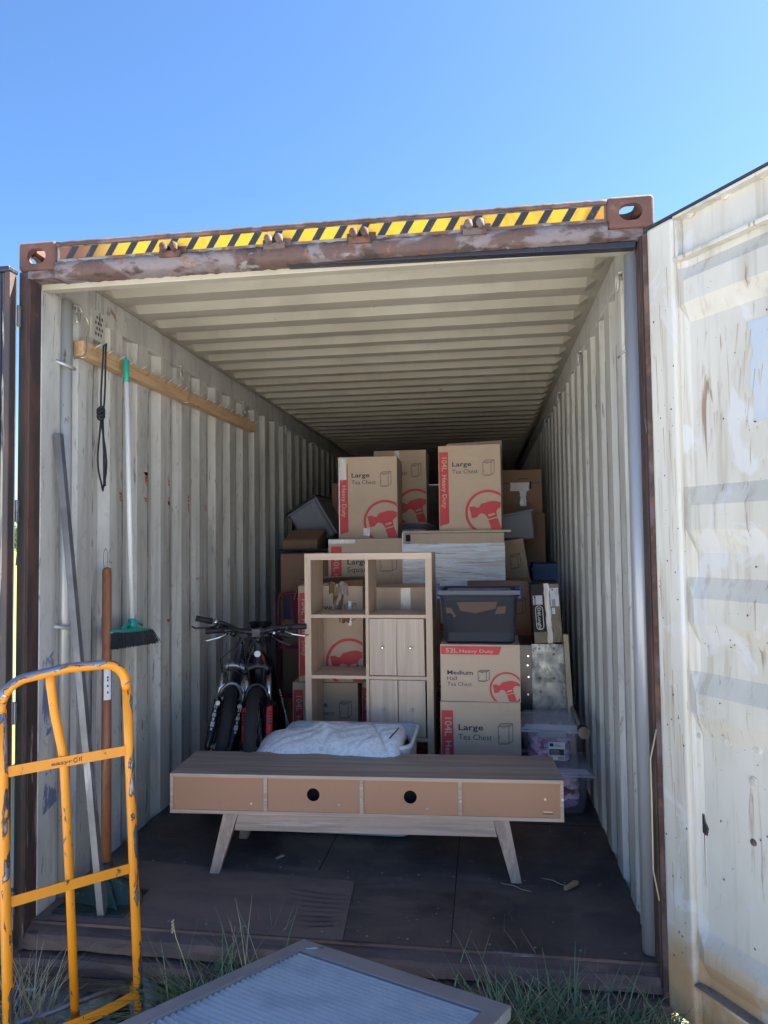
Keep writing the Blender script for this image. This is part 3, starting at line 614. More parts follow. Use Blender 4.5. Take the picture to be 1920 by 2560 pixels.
mb = MB(); mb.prism([(s_+.006, z-.03), (s_+.012, z-.03), (s_+.010, z-.16), (s_+.005, z-.20)], lambda u, v, d: dp(u, d, v), -.0305, -.0280); mb.build('rust_run', M['rust'], rd)
s_, z = dpix(1640, 1245, -.03)
s1, zt = dpix(1612, 690, -.03); s2, zb = dpix(1618, 890, -.03)
mb = MB(); mb.grid(lambda u, v: dp(s1+.012+.25*u+.004*math.sin(v*30)+.006*math.sin(v*11), -.0280, zb-.03+v*(zt-zb+.02)), 2, 20); mb.build('touch_up_paint', M['patch'], rd)
s1, zt = dpix(1612, 2080, -.0285); mb = MB(); random.seed(3)
pl = [(s1+.0+.07*math.cos(q)*random.uniform(.7, 1.1), zt-.03+.035*math.sin(q)*random.uniform(.6, 1.2)) for q in [2*PI*i/16 for i in range(16)]]
mb.prism(pl, lambda u, v, d: dp(u, d, v), -.0305, -.0275); mb.build('bare_patch', M['stainmark'], rd)
# rust runs, drips and chips with their own shapes
random.seed(41)
def door_n(z):
    for (za, na), (zb, nb) in zip(DP, DP[1:]):
        if zb <= z <= za: return na+(nb-na)*(za-z)/max(1e-6, za-zb)
    return -.036
mb = MB(); mc = MB()
for i in range(190):
    s0_ = random.uniform(SW+.05, 1.0); z = random.choice([random.uniform(1.9, 2.38), random.uniform(1.05, 1.65), random.uniform(.45, 1.04), random.uniform(1.9, 2.38)]); L_ = random.uniform(.02, .11); w_ = random.uniform(.0003, .0009); dr = random.uniform(-.10, .02)*L_*2
    zs_ = [z-L_*k/4 for k in range(5)]; P_ = []
    for k, zz in enumerate(zs_):
        ww = w_*(1-k/4.6); n_ = door_n(zz)+.0034
        P_ += [dp(s0_+dr*k/4-ww, n_, zz), dp(s0_+dr*k/4+ww, n_, zz)]
    mb.add(P_, [(2*k, 2*k+1, 2*k+3, 2*k+2) for k in range(4)])
for i in range(160):
    if i % 4 == 0: s0_, n_ = random.uniform(.01, SW-.01), .0008
    else: s0_, n_ = random.uniform(SW+.05, 1.0), None
    z = random.uniform(.3, 2.5); r_ = random.uniform(.0012, .0045)
    if n_ is None: n_ = door_n(z)+.0034
    mc.add([dp(s0_+r_*random.uniform(.5, 1.2)*math.cos(a), n_, z+r_*random.uniform(.5, 1.3)*math.sin(a)) for a in [2*PI*k/7 for k in range(7)]], [tuple(range(7))])
for i in range(26):       # long scratches on the stile
    s0_ = random.uniform(.01, SW-.012); z = random.uniform(.4, 2.6); L_ = random.uniform(.04, .22); w_ = random.uniform(.0005, .0012)
    mb.add([dp(s0_-w_, .0008, z), dp(s0_+w_, .0008, z), dp(s0_+w_*.3+.003, .0008, z-L_), dp(s0_-w_*.3+.003, .0008, z-L_)], [(0, 1, 2, 3)])
tag(mb.build('rust_drips', M['drip'], rd), None, None, kind='stuff'); tag(mc.build('paint_chips', M['chip'], rd), None, None, kind='stuff')
# scuffs, scratches and rust spots on the side walls
for s in (-1, 1):
    mb = MB(); mc = MB()
    y_r = .352 if s < 0 else .40
    for i in range(260):
        k = min(int(random.expovariate(.16)), 20); yc = y_r+.27*k; z = random.uniform(.35, 2.3) if i % 3 else random.uniform(.3, 1.3)
        edge = random.random() < .6
        y0_ = yc+(.121 if edge else random.uniform(.01, .11)); x_ = s*(XI-.0012)
        L_ = random.uniform(.01, .07) if edge else random.uniform(.004, .03); w_ = random.uniform(.0012, .004) if edge else random.uniform(.0006, .002); t_ = random.uniform(-1, 1)*.02
        if i % 5: mb.add([(x_, y0_-w_*1.6, z), (x_, y0_, z+.004), (x_, y0_-w_*.2+(0 if edge else t_), z-L_), (x_, y0_-w_*1.2+(0 if edge else t_), z-L_*.9)], [(0, 1, 2, 3)])
        else: mc.add([(x_, y0_-.004+w_*2*math.cos(a)*random.uniform(.5, 1.2), z+w_*3.2*math.sin(a)*random.uniform(.5, 1.3)) for a in [2*PI*q/7 for q in range(7)]], [tuple(range(7))])
    tag(mb.build('wall_scuffs', M['chip'], cont), None, None, kind='stuff'); tag(mc.build('rust_spots', M['drip'], cont), None, None, kind='stuff')
mb = MB(); random.seed(43)
for yy in (.10, .60, 1.13):
    for i in range(15):
        x = -1.1+i*.155+random.uniform(-.01, .01)
        z = F+.0028 if (x < pc.x and yy < .55) else F-.0030
        mb.add([(x+.0055*math.cos(a), yy+random.uniform(-.0008, .0008)+.0055*math.sin(a), z) for a in [2*PI*q/9 for q in range(9)]], [tuple(range(9))])
tag(mb.build('floor_screws', M['steel'], cont), None, None, kind='stuff')
# left door leaf, folded right back beyond the post
XE = on_y(31.5, 1000, -.05).x
def ldb(x0, x1, *r): return MB().box(x0+XE+1.248 if x0 > -2 else x0, x1+XE+1.248, *r)
ld = MB().box(-2.36, -1.254+XE+1.248, -.044, -.038, .14, 2.74).build('door', M['doorpaint'], cont, label='left-hand door leaf folded back, only its scuffed edge in view')
ldb(-1.272, -1.248, -.088, -.050, .13, 2.755).build('edge_seal', M['darkpost'], ld, bevel=.004)
ldb(-1.284, -1.2735, -.083, -.046, .13, 2.745).build('seal_strip', M['cream'], ld, bevel=.003)
ldb(-1.345, -1.2855, -.086, -.050, .13, 2.745).build('rubber_strip', M['navy'], ld, bevel=.003)
ldb(-2.36, -1.347, -.087, -.055, .13, 2.745).build('inner_face', M['cream'], ld)
ldb(-2.36, -1.245, -.098, -.044, 2.7455, 2.765).build('top_cap', M['navy'], ld, bevel=.004)

# ------------------------------------------------------------------ hook board on the left wall
A = on_x(180, 735, -1.125); A2 = on_x(180, 768, -1.125); B = on_x(551, 912, -1.125); B2 = on_x(551, 934, -1.125)
hb = thing('hook_board', 'long pine board with a row of nails hung along the left wall by wire hooks', 'hook board', (-1.14, A.y, A2.z))
mb = MB(); mb.hexa([(-1.17, A.y, A2.z), (-1.125, A.y, A2.z), (-1.125, B.y, B2.z), (-1.17, B.y, B2.z)], [(-1.17, A.y, A.z), (-1.125, A.y, A.z), (-1.125, B.y, B.z), (-1.17, B.y, B.z)])
mb.build('board', M['pine'], hb, world=True, bevel=.002)
NA = []
for i in range(22):
    t = (i+.6)/22.2; y = A.y+(B.y-A.y)*t; z = (A.z+(B.z-A.z)*t)-.012; NA.append((y, z))
    MB().tube([(-1.13, y, z-.02), (-1.072, y+.004*math.sin(i*7), z+.012+.004*math.sin(i*3))], .0022, 6).build('nail', M['nail'], hb, world=True)
for y, dz_ in ((.30, 0), (1.389, 0), (2.477, 0)):
    t = (y-A.y)/(B.y-A.y); zb_ = A.z+(B.z-A.z)*t
    c = Vector((-1.146, y+.0, 2.70))
    MB().tube([c+Vector((.012, -.03, -.05)), c+Vector((.012, -.02, -.02)), c+Vector((0, -.012, .0)), c+Vector((.004, .01, .012)), c+Vector((.012, .045, .0)), c+Vector((.016, .062, -.03)), c+Vector((.016, .05, -.07)), Vector((-1.122, y+.03, zb_+.01)), Vector((-1.119, y+.025, zb_-.05)), Vector((-1.119, y+.01, zb_-.075)), Vector((-1.17, y+.01, zb_-.078))], .003, 6).build('wire_hook', M['nail'], hb, world=True)
# black cord
n1 = NA[1]; top = Vector((-1.076, on_x(222, 757, -1.08).y, n1[1]+.004))
rp = MB()
kn = on_x(218, 893, -1.08); lo = on_x(222, 1060, -1.08)
def arc(a, b, side, n=14):
    o = []
    for i in range(n+1):
        t = i/n; q = a.lerp(b, t); q = q+Vector((0, side*math.sin(PI*t**1.6)*.036, 0)); o.append(q)
    return o
rp.tube(arc(top, kn, -.15, 6), .0042, 7); rp.tube([q+Vector((.004, .012, 0)) for q in arc(top, kn, .2, 6)], .0042, 7); rp.tube([top+Vector((0, -.0, 0)), top+Vector((.01, .008, .012)), top+Vector((.004, .015, 0))], .0042, 7)
L1 = arc(kn, lo+Vector((0, 0, .012)), -1); L2 = arc(kn, lo+Vector((0, 0, .012)), 1)
rp.tube(L1[:-1]+[lo]+L2[::-1][1:], .0042, 7)
rp.tube([kn+Vector((.006, 0, 0)), kn.lerp(lo, .5)+Vector((.006, .006, 0)), lo+Vector((.006, .0, .03))], .0042, 7)
rp.tube([kn+Vector((.006, .004, 0)), kn.lerp(lo, .5)+Vector((.010, .000, 0)), lo+Vector((.008, .006, .02))], .0042, 7)
for i in range(4):
    rp.tube([kn+Vector((.013*math.cos(q), .015*math.sin(q), .022*(i-1.5)*.6+.008*math.sin(q*2+i))) for q in [2*PI*j/12 for j in range(12)]], .0058, 7, closed=True)
o = rp.build('cord', M['rope']); recenter(o, lo); tag(o, 'knotted black cord looped over a nail on the pine board', 'cord')
# broom
bt = on_x(272, 777, -1.085); bb = on_x(285, 1345, -1.085)
br = thing('broom', 'white and mint green broom hanging head down from the pine board', 'broom', bb)
dirn = (bb-bt).normalized()
MB().tube([bt+dirn*.10, bb], .0118, 12).build('handle', M['whiteplastic'], br, world=True)
MB().tube([bt, bt+dirn*.003, bt+dirn*.105, bt+dirn*.108], [.006, .0145, .0145, .013], 12).build('handle_grip', M['green'], br, world=True)
MB().tube([bt+Vector((0, 0, .018))+Vector((.0, .007*math.cos(q), .012*math.sin(q)-.010)) for q in [2*PI*i/12 for i in range(12)]], .003, 6, closed=True).build('hanging_eye', M['green'], br, world=True)
h0 = on_x(243, 1353, -1.06); h1 = on_x(328, 1362, -1.06); hl = (h1.y-h0.y)
mb = MB(); mb.grid(lambda u, v: (-1.070+.030*math.cos(2*PI*v)*(math.sin(PI*u)**.3), h0.y+hl*u, bb.z-.018-.030*u+.011*math.sin(2*PI*v)*(math.sin(PI*min(max(u, .02), .98))**.25)), 24, 13)
mb.tube([bb+Vector((0, 0, .02)), bb+Vector((0, 0, -.03))], [.016, .026], 12)
for s in (-1, 1): mb.tube([bb+Vector((0, s*.02, .0)), bb+Vector((0, s*.06, -.004)), bb+Vector((0, s*.10, -.022))], .008, 8)
mb.build('head', M['green'], br, world=True)
mb = MB(); random.seed(11)
for i in range(1500):
    u = random.random(); y = h0.y+hl*(.01+.98*u); x = -1.070+random.uniform(-.024, .024); z = bb.z-.022-.03*u
    fl = (u-.5); L = .066+random.uniform(-.008, .006)
    e = (x+random.uniform(-.02, .03), y+fl*.05+random.uniform(-.008, .008), z-L)
    mb.add([(x-.001, y, z), (x+.001, y+.001, z), (e[0]+.001, e[1]+.0016, e[2]), (e[0]-.001, e[1]-.0008, e[2])], [(0, 1, 2, 3)])
mb.hexa([(-1.088, h0.y+.0, bb.z-.075), (-1.040, h0.y+.0, bb.z-.075), (-1.040, h1.y, bb.z-.105), (-1.088, h1.y, bb.z-.105)], [(-1.09, h0.y+.01, bb.z-.02), (-1.05, h0.y+.01, bb.z-.02), (-1.05, h1.y-.01, bb.z-.05), (-1.09, h1.y-.01, bb.z-.05)])
mb.build('bristles', M['bristle'], br, world=True)
# aluminium angle leaning on the wall
pt = on_x(115, 937, -1.155); pb = Vector((-.925, .10, F+.002)); d_ = (pt-pb).normalized()
sx = Vector((1, 0, 0)); sx = (sx-d_*sx.dot(d_)).normalized(); sy = d_.cross(sx)
mb = MB()
def ang(a, b, c, d): 
    q = [(a, b), (c, b), (c, d), (a, d)]
    mb.hexa([pb+sx*i+sy*j for i, j in q], [pt+sx*i+sy*j for i, j in q])
ang(0, 0, .028, .0025); ang(.0255, .0025, .028, .028)
ang(0, .0025, .0025, .028)
o = mb.build('metal_channel', M['channel'], bevel=.0006); recenter(o, pb); tag(o, 'long thin galvanised steel channel leaning in the front left corner', 'metal channel')
# brown handled shovel
st = on_x(231, 1226, -1.13); sb = Vector((on_z(229, 1885, .33).x, on_z(229, 1885, .33).y, .33))
sh = thing('shovel', 'dark green plastic shovel with a thick brown wooden handle standing blade down on the floor', 'shovel', (sb.x, sb.y, F))
MB().tube([sb+(st-sb)*(k) for k in (0, .5, .985, .995, 1)], [.021, .021, .021, .018, .009], 16).build('handle', M['handlewood'], sh, world=True)
lb = sb.lerp(st, .54); lt = sb.lerp(st, .66)
mb = MB()
def lab(u, v, r=.0222):
    c = lb.lerp(lt, v); a = -1.15+1.5*(u-.5)+.3; return c+Vector((math.cos(a)*r, math.sin(a)*r, 0))
mb.grid(lambda u, v: lab(u, v), 10, 2); mb.build('sticker', M['paper'], sh, world=True)
mb = MB()
for k in range(7):
    v0 = .78+k*.028
    mb.add([lab(.2, v0, .0227), lab(.8, v0, .0227), lab(.8, v0+.014, .0227), lab(.2, v0+.014, .0227)], [(0, 1, 2, 3)])
for v0 in (.18, .36, .52, .6):
    mb.add([lab(.40, v0, .0227), lab(.62, v0, .0227), lab(.60, v0+.06, .0227), lab(.42, v0+.06, .0227)], [(0, 1, 2, 3)])
mb.build('sticker_print', M['ink'], sh, world=True)
mb = MB()
c0 = sb
mb.grid(lambda u, v: (c0.x+(u-.5)*(.13+.20*min(1, v*1.6)), c0.y-.02-.05*v*v+.05*(abs(u-.5)*2)**2*(1-.3*v)-.00, .30-(.072)*v+.03*(1-v)*(1-(abs(u-.5)*2)**2)), 20, 14)
mb.tube([sb+Vector((0, 0, .04)), (sb.x, sb.y-.005, .29), (sb.x+.0, sb.y-.04, .25)], [.026, .028, .018], 12)
mb.grid(lambda u, v: (c0.x-.02+.06*u+.06*v, c0.y-.03-.06*v, .30-.07*v+.035*(1-v)*math.sin(PI*u)), 8, 8)
mb.build('blade', M['dgreen'], sh, world=True, solid=.004)
mb = MB(); mb.grid(lambda u, v: (-1.12+.30*u+.0, .10+.22*v, F+.006+.003*noise.noise(Vector((u*9, v*9, 0)))), 16, 12)
mb.build('scoop_lip', M['dgreen'], sh, world=True, solid=.003)

# ------------------------------------------------------------------ cardboard boxes
HEAD = [(-.82, .25), (-.60, .28), (-.51, .22), (-.40, .22), (-.29, .38), (.11, .49), (.33, .50), (.62, .41), (.90, .22), (.84, .14), (.55, .21), (.42, .14), (.355, .02), (.41, -.19), (0, -.30), (-.07, -.16), (-.15, -.08), (-.29, -.04), (-.41, -.10), (-.49, -.21), (-.71, -.25)]
HAND = [(.01, -.345), (.42, -.245), (.60, -.77), (.70, -1.1), (.24, -1.1), (.15, -.77)]
def emblem(red, kraft, f3, fk, cu, cv, r, w, h):
    n = 64
    for i in range(n):
        a, b = 2*PI*i/n, 2*PI*(i+1)/n
        q = clip([(cu+r*k*math.cos(t), cv+r*k*math.sin(t)) for k, t in ((1, a), (1, b), (.885, b), (.885, a))], .003, w-.003, .004, h)
        if len(q) > 2: red.add([f3(*p) for p in q], [tuple(range(len(q)))])
    for P in (HEAD, HAND):
        q = clip([(cu+r*a, cv+r*b) for a, b in P], .003, w-.003, .004, h)
        if len(q) > 2: red.add([f3(*p) for p in q], [tuple(range(len(q)))])
    q = [(cu+r*a, cv+r*b) for a, b in ((.02, -.17), (.00, -.125), (.03, -.095), (.27, -.03), (.30, -.045), (.31, -.085), (.28, -.11), (.05, -.175))]
    kraft.add([fk(*p) for p in q], [tuple(range(len(q)))])
def icon(ink, f3, u0, v0, w, h, t=.0028):
    d = .27*w; e = .16*h
    P = [(u0, v0), (u0+w-d, v0), (u0+w-d, v0+h-e), (u0, v0+h-e), (u0+d*.8, v0+h), (u0+w, v0+h), (u0+w, v0+e*.8)]
    for a, b in ((0, 1), (1, 2), (2, 3), (3, 0), (3, 4), (4, 5), (5, 2), (5, 6), (6, 1)): line(ink, f3, P[a], P[b], t)
    line(ink, f3, (u0+d*.4, v0+h-e*.5), (u0+w-d*.55, v0+h-e*.5), t*.8)
    line(ink, f3, (u0+w*.22, v0+h-e-.06*h), (u0+w*.5, v0+h-e-.06*h), t*.8); line(ink, f3, (u0+w*.08, v0+h*.2), (u0+w*.08, v0+h*.4), t*.7)
    line(ink, f3, (u0+w*.05, v0-.06*h), (u0+w*.65, v0-.06*h), t*.8)
def prints(kind, w, h):
    o = []
    f1 = lambda u, v: (-w/2+u, -.0012, v); f2 = lambda u, v: (-w/2+u, -.0020, v)
    def nw(nm, m): q = MB(); o.append((nm, q, m)); return q
    def tx(sx, f, u, v, wd, cap, bold, rot=0): put_text(nw('pale_lettering' if f is f2 else 'ink_lettering', 'cardlight' if f is f2 else 'ink'), sx, f, u, v, wd, cap, bold, rot)
    st = nw('red_stripe', 'red'); em = nw('hammer_emblem', 'red'); sl_ = nw('emblem_slot', 'cardlight'); ic = nw('box_icon', 'ink')
    if kind == 'large':
        st.add([f1(.012*w, .93*h), f1(.16*w, .93*h), f1(.165*w, .085*h), f1(.012*w, .05*h)], [(0, 1, 2, 3)])
        tx('104L', f2, .055*w, .865*h, .20*h*.82, .088*w, .012, 1); tx('Heavy Duty', f2, .060*w, .655*h, .39*h, .072*w, .014, 1)
        tx('Large', f1, .225*w, .755*h, .31*w, .052*h, .018); tx('Tea Chest', f1, .225*w, .668*h, .415*w, .050*h, -.002)
        icon(ic, f1, .72*w, .645*h, .18*w, .175*h); emblem(em, sl_, f1, f2, .79*w, .205*h, .366*w, w, h)
    elif kind == 'medium':
        st.add([f1(.004, .985*h), f1(.775*w, .985*h), f1(.74*w, .835*h), f1(.004, .835*h)], [(0, 1, 2, 3)])
        tx('52L', f2, .070*w, .868*h, .15*w, .078*h, .016); tx('Heavy Duty', f2, .245*w, .868*h, .43*w, .060*h, .012)
        tx('Medium', f1, .085*w, .475*h, .325*w, .075*h, .018); tx('Half', f1, .085*w, .375*h, .13*w, .070*h, -.002); tx('Tea Chest', f1, .085*w, .275*h, .31*w, .065*h, -.002)
        icon(ic, f1, .475*w, .37*h, .14*w, .19*h); emblem(em, sl_, f1, f2, .83*w, .23*h, .215*w, w, h)
    elif kind == 'square':
        st.add([f1(.03*w, .90*h), f1(.165*w, .90*h), f1(.165*w, .08*h), f1(.03*w, .05*h)], [(0, 1, 2, 3)])
        tx('130L', f2, .065*w, .80*h, .25*h, .066*w, .012, 1); tx('Heavy Duty', f2, .07*w, .51*h, .40*h, .052*w, .014, 1)
        tx('Large', f1, .235*w, .645*h, .26*w, .07*h, .018); tx('Square', f1, .235*w, .535*h, .30*w, .075*h, -.002)
        icon(ic, f1, .65*w, .55*h, .21*w, .22*h); emblem(em, sl_, f1, f2, .82*w, .06*h, .27*w, w, h)
    return o
def carton_mb(w, d, h, openf=False):
    mb = MB()
    def bulge(u, v, a): return a*math.sin(PI*u)*math.sin(PI*v)
    nx, nz = 7, 7; t = .004
    mb.grid(lambda u, v: (-w/2+w*u, 0-bulge(u, v, -.0), h*v), 2, 2, False)
    mb.grid(lambda u, v: (-w/2-bulge(u, v, .004), d*(1-u), h*v), nx, nz); mb.grid(lambda u, v: (w/2+bulge(u, v, .004), d*u, h*v), nx, nz)
    mb.grid(lambda u, v: (w/2-w*u, d, h*v), 2, 2, False); mb.grid(lambda u, v: (-w/2+w*u, d*(1-v), 0), 2, 2, False)
    if not openf:
        for a, b in ((0, d/2-.0015), (d/2+.0015, d)): mb.box(-w/2, w/2, a, b, h-.0005, h+.0035)
        mb.grid(lambda u, v: (-w/2+w*u, d*v, h-.003), 2, 2, False)
    return mb
def chest(label, x, y, z, rz=0., w=.43, d=.405, h=.592, kind='large', group='red printed moving boxes', m='card', openf=False, roll=0., name='moving_box', cat='moving box', pitch=0.):
    m4 = Matrix.Translation((x, y, z)) @ Matrix.Rotation(rz, 4, 'Z') @ Matrix.Rotation(roll, 4, 'Y') @ Matrix.Rotation(pitch, 4, 'X')
    t = thing(name, label, cat, group=group, mat4=m4)
    carton_mb(w, d, h, openf).build('carton', M[m], t)
    if kind != 'plain':
        for nm, q, m_ in prints(kind, w, h): q.build(nm, M[m_], t)
    return t
def tape(t, mesh_pts, m='cleartape', nm='tape'):
    mb = MB(); mb.add(mesh_pts, [tuple(range(len(mesh_pts)))]); return mb.build(nm, M[m], t)
def strip(t, u0, u1, v0, v1, y=-.0026, m='cleartape', jag=.004, nm='tape'):
    mb = MB(); n = 12
    L_ = [(u0+random.uniform(-jag, jag)*.3, y, v0+(v1-v0)*i/n) for i in range(n+1)]; R_ = [(u1+random.uniform(-jag, jag)*.3, y, v0+(v1-v0)*i/n) for i in range(n+1)]
    f = [(i, n+1+i, n+2+i, i+1) for i in range(n)]; mb.add(L_+R_, f); return mb.build(nm, M[m], t)
random.seed(5)
# right-hand front stack
xa = on_y(952, 1560, 1.30).x
chest('large cardboard box with red side stripe, lowest in the stack right of the cube shelf', xa+.212, 1.30, F, R(.8), h=.590, w=.425)
bm_ = chest('medium box with a red band along its top edge, directly under the smoky tub', xa+.215, 1.31, F+.595, R(-1.2), h=.300, w=.425, kind='medium')
# pair behind the shelf's left column
xb = on_y(633, 1550, 1.76).x; c1 = chest('large red striped box at floor level behind the lower left opening of the cube shelf', xb+.205, 1.76, F, R(1), w=.41, h=.588)
xc = on_y(645, 1400, 1.77).x; c2 = chest('torn open large box with crumpled brown tape behind the shelf\'s upper left openings', xc+.205, 1.77, F+.594, R(-1), w=.41, openf=True)
h = .592
def flap(t, pts, m='card', nm='flap'): MB().add(pts, [tuple(range(len(pts)))]).build(nm, M[m], t, solid=.004)
flap(c2, [(-.205, 0, h), (.02, 0, h), (.03, .06, h+.020), (-.19, .07, h+.012)]); flap(c2, [(.04, 0, h), (.205, 0, h), (.20, .08, h+.035), (.05, .06, h+.03)], 'carddark')
flap(c2, [(-.205, 0, h), (-.205, .4, h), (-.25, .37, h-.06), (-.25, .05, h-.09)], 'carddark'); flap(c2, [(-.2, .40, h), (.2, .40, h), (.2, .30, h+.05), (-.2, .28, h+.04)])
mb = MB(); mb.grid(lambda u, v: (.035+.065*u+.045*v*v-.02+.008*math.sin(v*9), -.010-.012*math.sin(v*8+u*3)-.004*math.sin(u*9), h+.012-.235*v+.006*math.sin(u*14)), 14, 26)
mb.grid(lambda u, v: (-.005+.12*u, -.004-.012*math.sin(u*PI)-.01*v, h+.022-.07*v+.008*math.sin(u*11)), 14, 8)
mb.build('crumpled_tape', M['browntape'], c2)
strip(c2, -.115, -.092, .47, .535, m='cleartape'); strip(c2, .115, .135, .35, .50, m='cleartape')
xd = on_y(782, 1540, 1.83).x; chest('large box at floor level mostly hidden behind the doors of the cube shelf', xd+.195, 1.83, F, 0, w=.39)
c4 = chest('unprinted box with a clear tape strip behind the shelf\'s upper right opening', on_y(876, 1400, 1.81).x, 1.81, F+.596, R(.5), w=.392, h=.575, kind='plain')
strip(c4, -.025, .035, .40, .575)
# second row
cols = [-.28, .38]
chest('large square cardboard box lowest in the second row, hidden behind the cube shelf', -.20, 2.30, F, R(12), w=.55, d=.5, h=.488, kind='square')
chest('large square cardboard box hidden behind the torn box, under its printed twin', -.19, 2.31, F+.494, R(13), w=.55, d=.5, h=.488, kind='square')
lx = on_y(709, 1200, 2.26).x
c5 = chest('square box with taped corner showing above and through the top of the cube shelf', lx+.275, 2.30, 1.213, R(12.5), w=.55, d=.5, h=.49, kind='square')
strip(c5, -.275, -.09, .462, .489); mb = MB(); mb.grid(lambda u, v: (-.277, .0+.06*u, .02+.465*v), 3, 10); mb.build('tape', M['cleartape'], c5)
lx = on_y(733, 1070, 2.52).x
c6 = chest('large red striped box with shiny taped left edge, topmost at the left', lx+.215, 2.50, 1.709, R(1.5))
strip(c6, -.205, -.155, .43, .588); strip(c6, -.035, .012, .02, .075); strip(c6, -.214, -.207, .0, .59)
lx = on_y(947, 1060, 2.40).x
c7 = chest('large red striped box with raised rear flap standing on the film wrapped panel box', lx+.218, 2.38, 1.757, R(-3.5), openf=True)
flap(c7, [(-.205, .40, h), (.215, .40, h), (.213, .42, h+.085), (-.200, .42, h+.075)])
flap(c7, [(-.215, 0, h), (.215, 0, h), (.215, .19, h+.003), (-.215, .19, h+.003)])
# under the wrapped panel
xg = on_y(873, 1200, 2.32).x; xg2 = on_y(1090, 1200, 2.32).x
chest('large box on the floor in the gap between cube shelf and right-hand stack', on_y(944, 1560, 2.32).x+.18, 2.33, F, 0, w=.425)
chest('medium red banded box glimpsed in the gap just right of the cube shelf', on_y(944, 1560, 2.32).x+.18, 2.32, F+.596, 0, w=.425, h=.30, kind='medium')
chest('large box at floor level behind the middle of the cube shelf', on_y(944, 1560, 2.32).x-.26, 2.40, F, 0, w=.425)
chest('medium box under the left part of the film wrapped panel box', on_y(944, 1560, 2.32).x-.26, 2.39, F+.596, 0, w=.425, h=.30, kind='medium')
wp = thing('wrapped_box', 'wide flat box wound in glossy stretch film with a pale board on top', 'wrapped box', ((xg+xg2)/2, 2.32, F+.90))
ww = (xg2-xg); hh = 1.738-(F+.90)
MB().box(-ww/2, ww/2, .002, .40, 0, hh).build('carton', M['card'], wp, bevel=.003)
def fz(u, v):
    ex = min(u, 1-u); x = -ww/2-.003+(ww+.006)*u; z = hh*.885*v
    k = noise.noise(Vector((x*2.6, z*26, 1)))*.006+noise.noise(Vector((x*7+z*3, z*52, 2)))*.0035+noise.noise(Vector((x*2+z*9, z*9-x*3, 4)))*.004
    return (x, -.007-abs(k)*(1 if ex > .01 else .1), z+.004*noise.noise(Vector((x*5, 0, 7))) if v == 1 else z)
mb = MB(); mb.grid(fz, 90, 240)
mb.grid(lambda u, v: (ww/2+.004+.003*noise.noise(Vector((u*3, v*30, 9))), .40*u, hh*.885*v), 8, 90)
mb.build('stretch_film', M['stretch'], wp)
MB().box(-ww/2-.012, -ww/2-.0035, -.010, .06, .0, hh+.004).build('white_edge', M['paper'], wp)
MB().box(-ww/2-.01, ww/2+.045, -.012, .42, hh+.002, hh+.017).build('top_board', M['batten'], wp, bevel=.002)
p = on_y(878, 1165, 2.31); mb = MB(); lx0 = -ww/2+.012
mb.box(lx0, lx0+.034, -.0035, -.001, hh-.055, hh-.008)
for k in range(5): mb.box(lx0+.004+k*.006, lx0+.007+k*.006, -.0035, -.001, hh-.115, hh-.06-(k % 2)*.008)
mb.build('printed_mark', M['hole'], wp)
# behind the top boxes
rx = on_y(921, 1050, 3.15).x
c8 = chest('large printed box half hidden behind the two frontmost top boxes', rx-.215, 3.15, 1.834, R(1)); strip(c8, -.045, .0, .50, .592, jag=.03)
chest('plain cardboard box deep in the container, under the lidded clear tub', rx-.16, 3.10, 1.05, 0, w=.5, d=.45, h=.60, kind='plain', group='plain boxes under the rear stacks')
chest('plain cardboard box standing on the floor deep behind the square boxes', rx-.16, 3.10, F, 0, w=.55, d=.5, h=.82, kind='plain', group='plain boxes under the rear stacks')
# dim boxes far back
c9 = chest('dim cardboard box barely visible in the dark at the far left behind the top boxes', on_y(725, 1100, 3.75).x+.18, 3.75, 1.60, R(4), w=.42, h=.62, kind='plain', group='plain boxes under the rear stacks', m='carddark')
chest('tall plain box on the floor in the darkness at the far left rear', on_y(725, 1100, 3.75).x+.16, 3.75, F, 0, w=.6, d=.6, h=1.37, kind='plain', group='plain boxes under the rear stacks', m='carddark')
# small strips of colour on the dim boxes' side (a label)
MB().box(-.212, -.2105, .02, .10, .42, .50).build('label', M['yellow'], c9)
MB().box(-.10, -.02, -.003, -.001, .33, .38).build('label', M['redbox'], c9)
# brown box top right with handle hole and tape
px0 = on_y(1076, 1060, 3.35).x; px1 = on_y(1170, 1060, 3.35).x; bz = on_y(1120, 1109, 3.35).z; bt_ = on_y(1120, 1016, 3.35).z
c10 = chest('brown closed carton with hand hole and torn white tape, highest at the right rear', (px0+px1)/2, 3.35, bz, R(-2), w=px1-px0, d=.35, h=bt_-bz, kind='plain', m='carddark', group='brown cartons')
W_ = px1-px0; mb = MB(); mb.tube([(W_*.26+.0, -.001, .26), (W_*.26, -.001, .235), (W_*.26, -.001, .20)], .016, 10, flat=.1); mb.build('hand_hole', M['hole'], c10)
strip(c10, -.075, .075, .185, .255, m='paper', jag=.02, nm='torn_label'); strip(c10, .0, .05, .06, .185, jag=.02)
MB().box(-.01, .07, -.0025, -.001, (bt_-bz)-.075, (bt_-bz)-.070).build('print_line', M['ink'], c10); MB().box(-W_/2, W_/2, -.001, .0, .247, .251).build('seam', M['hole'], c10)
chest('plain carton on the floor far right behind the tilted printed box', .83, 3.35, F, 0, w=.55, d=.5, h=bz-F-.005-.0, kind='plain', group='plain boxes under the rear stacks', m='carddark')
# tilted large box
lx = on_y(1163, 1300, 2.85).x
c11 = chest('large printed box tilted to the left beside the right end of the film wrapped box', lx-.235, 2.86, 1.085, R(-4), roll=R(-8), h=.585)
chest('plain cardboard box on the floor behind the black appliance carton', .70, 2.84, F, 0, w=.5, d=.5, h=.80, kind='plain', group='plain boxes under the rear stacks')
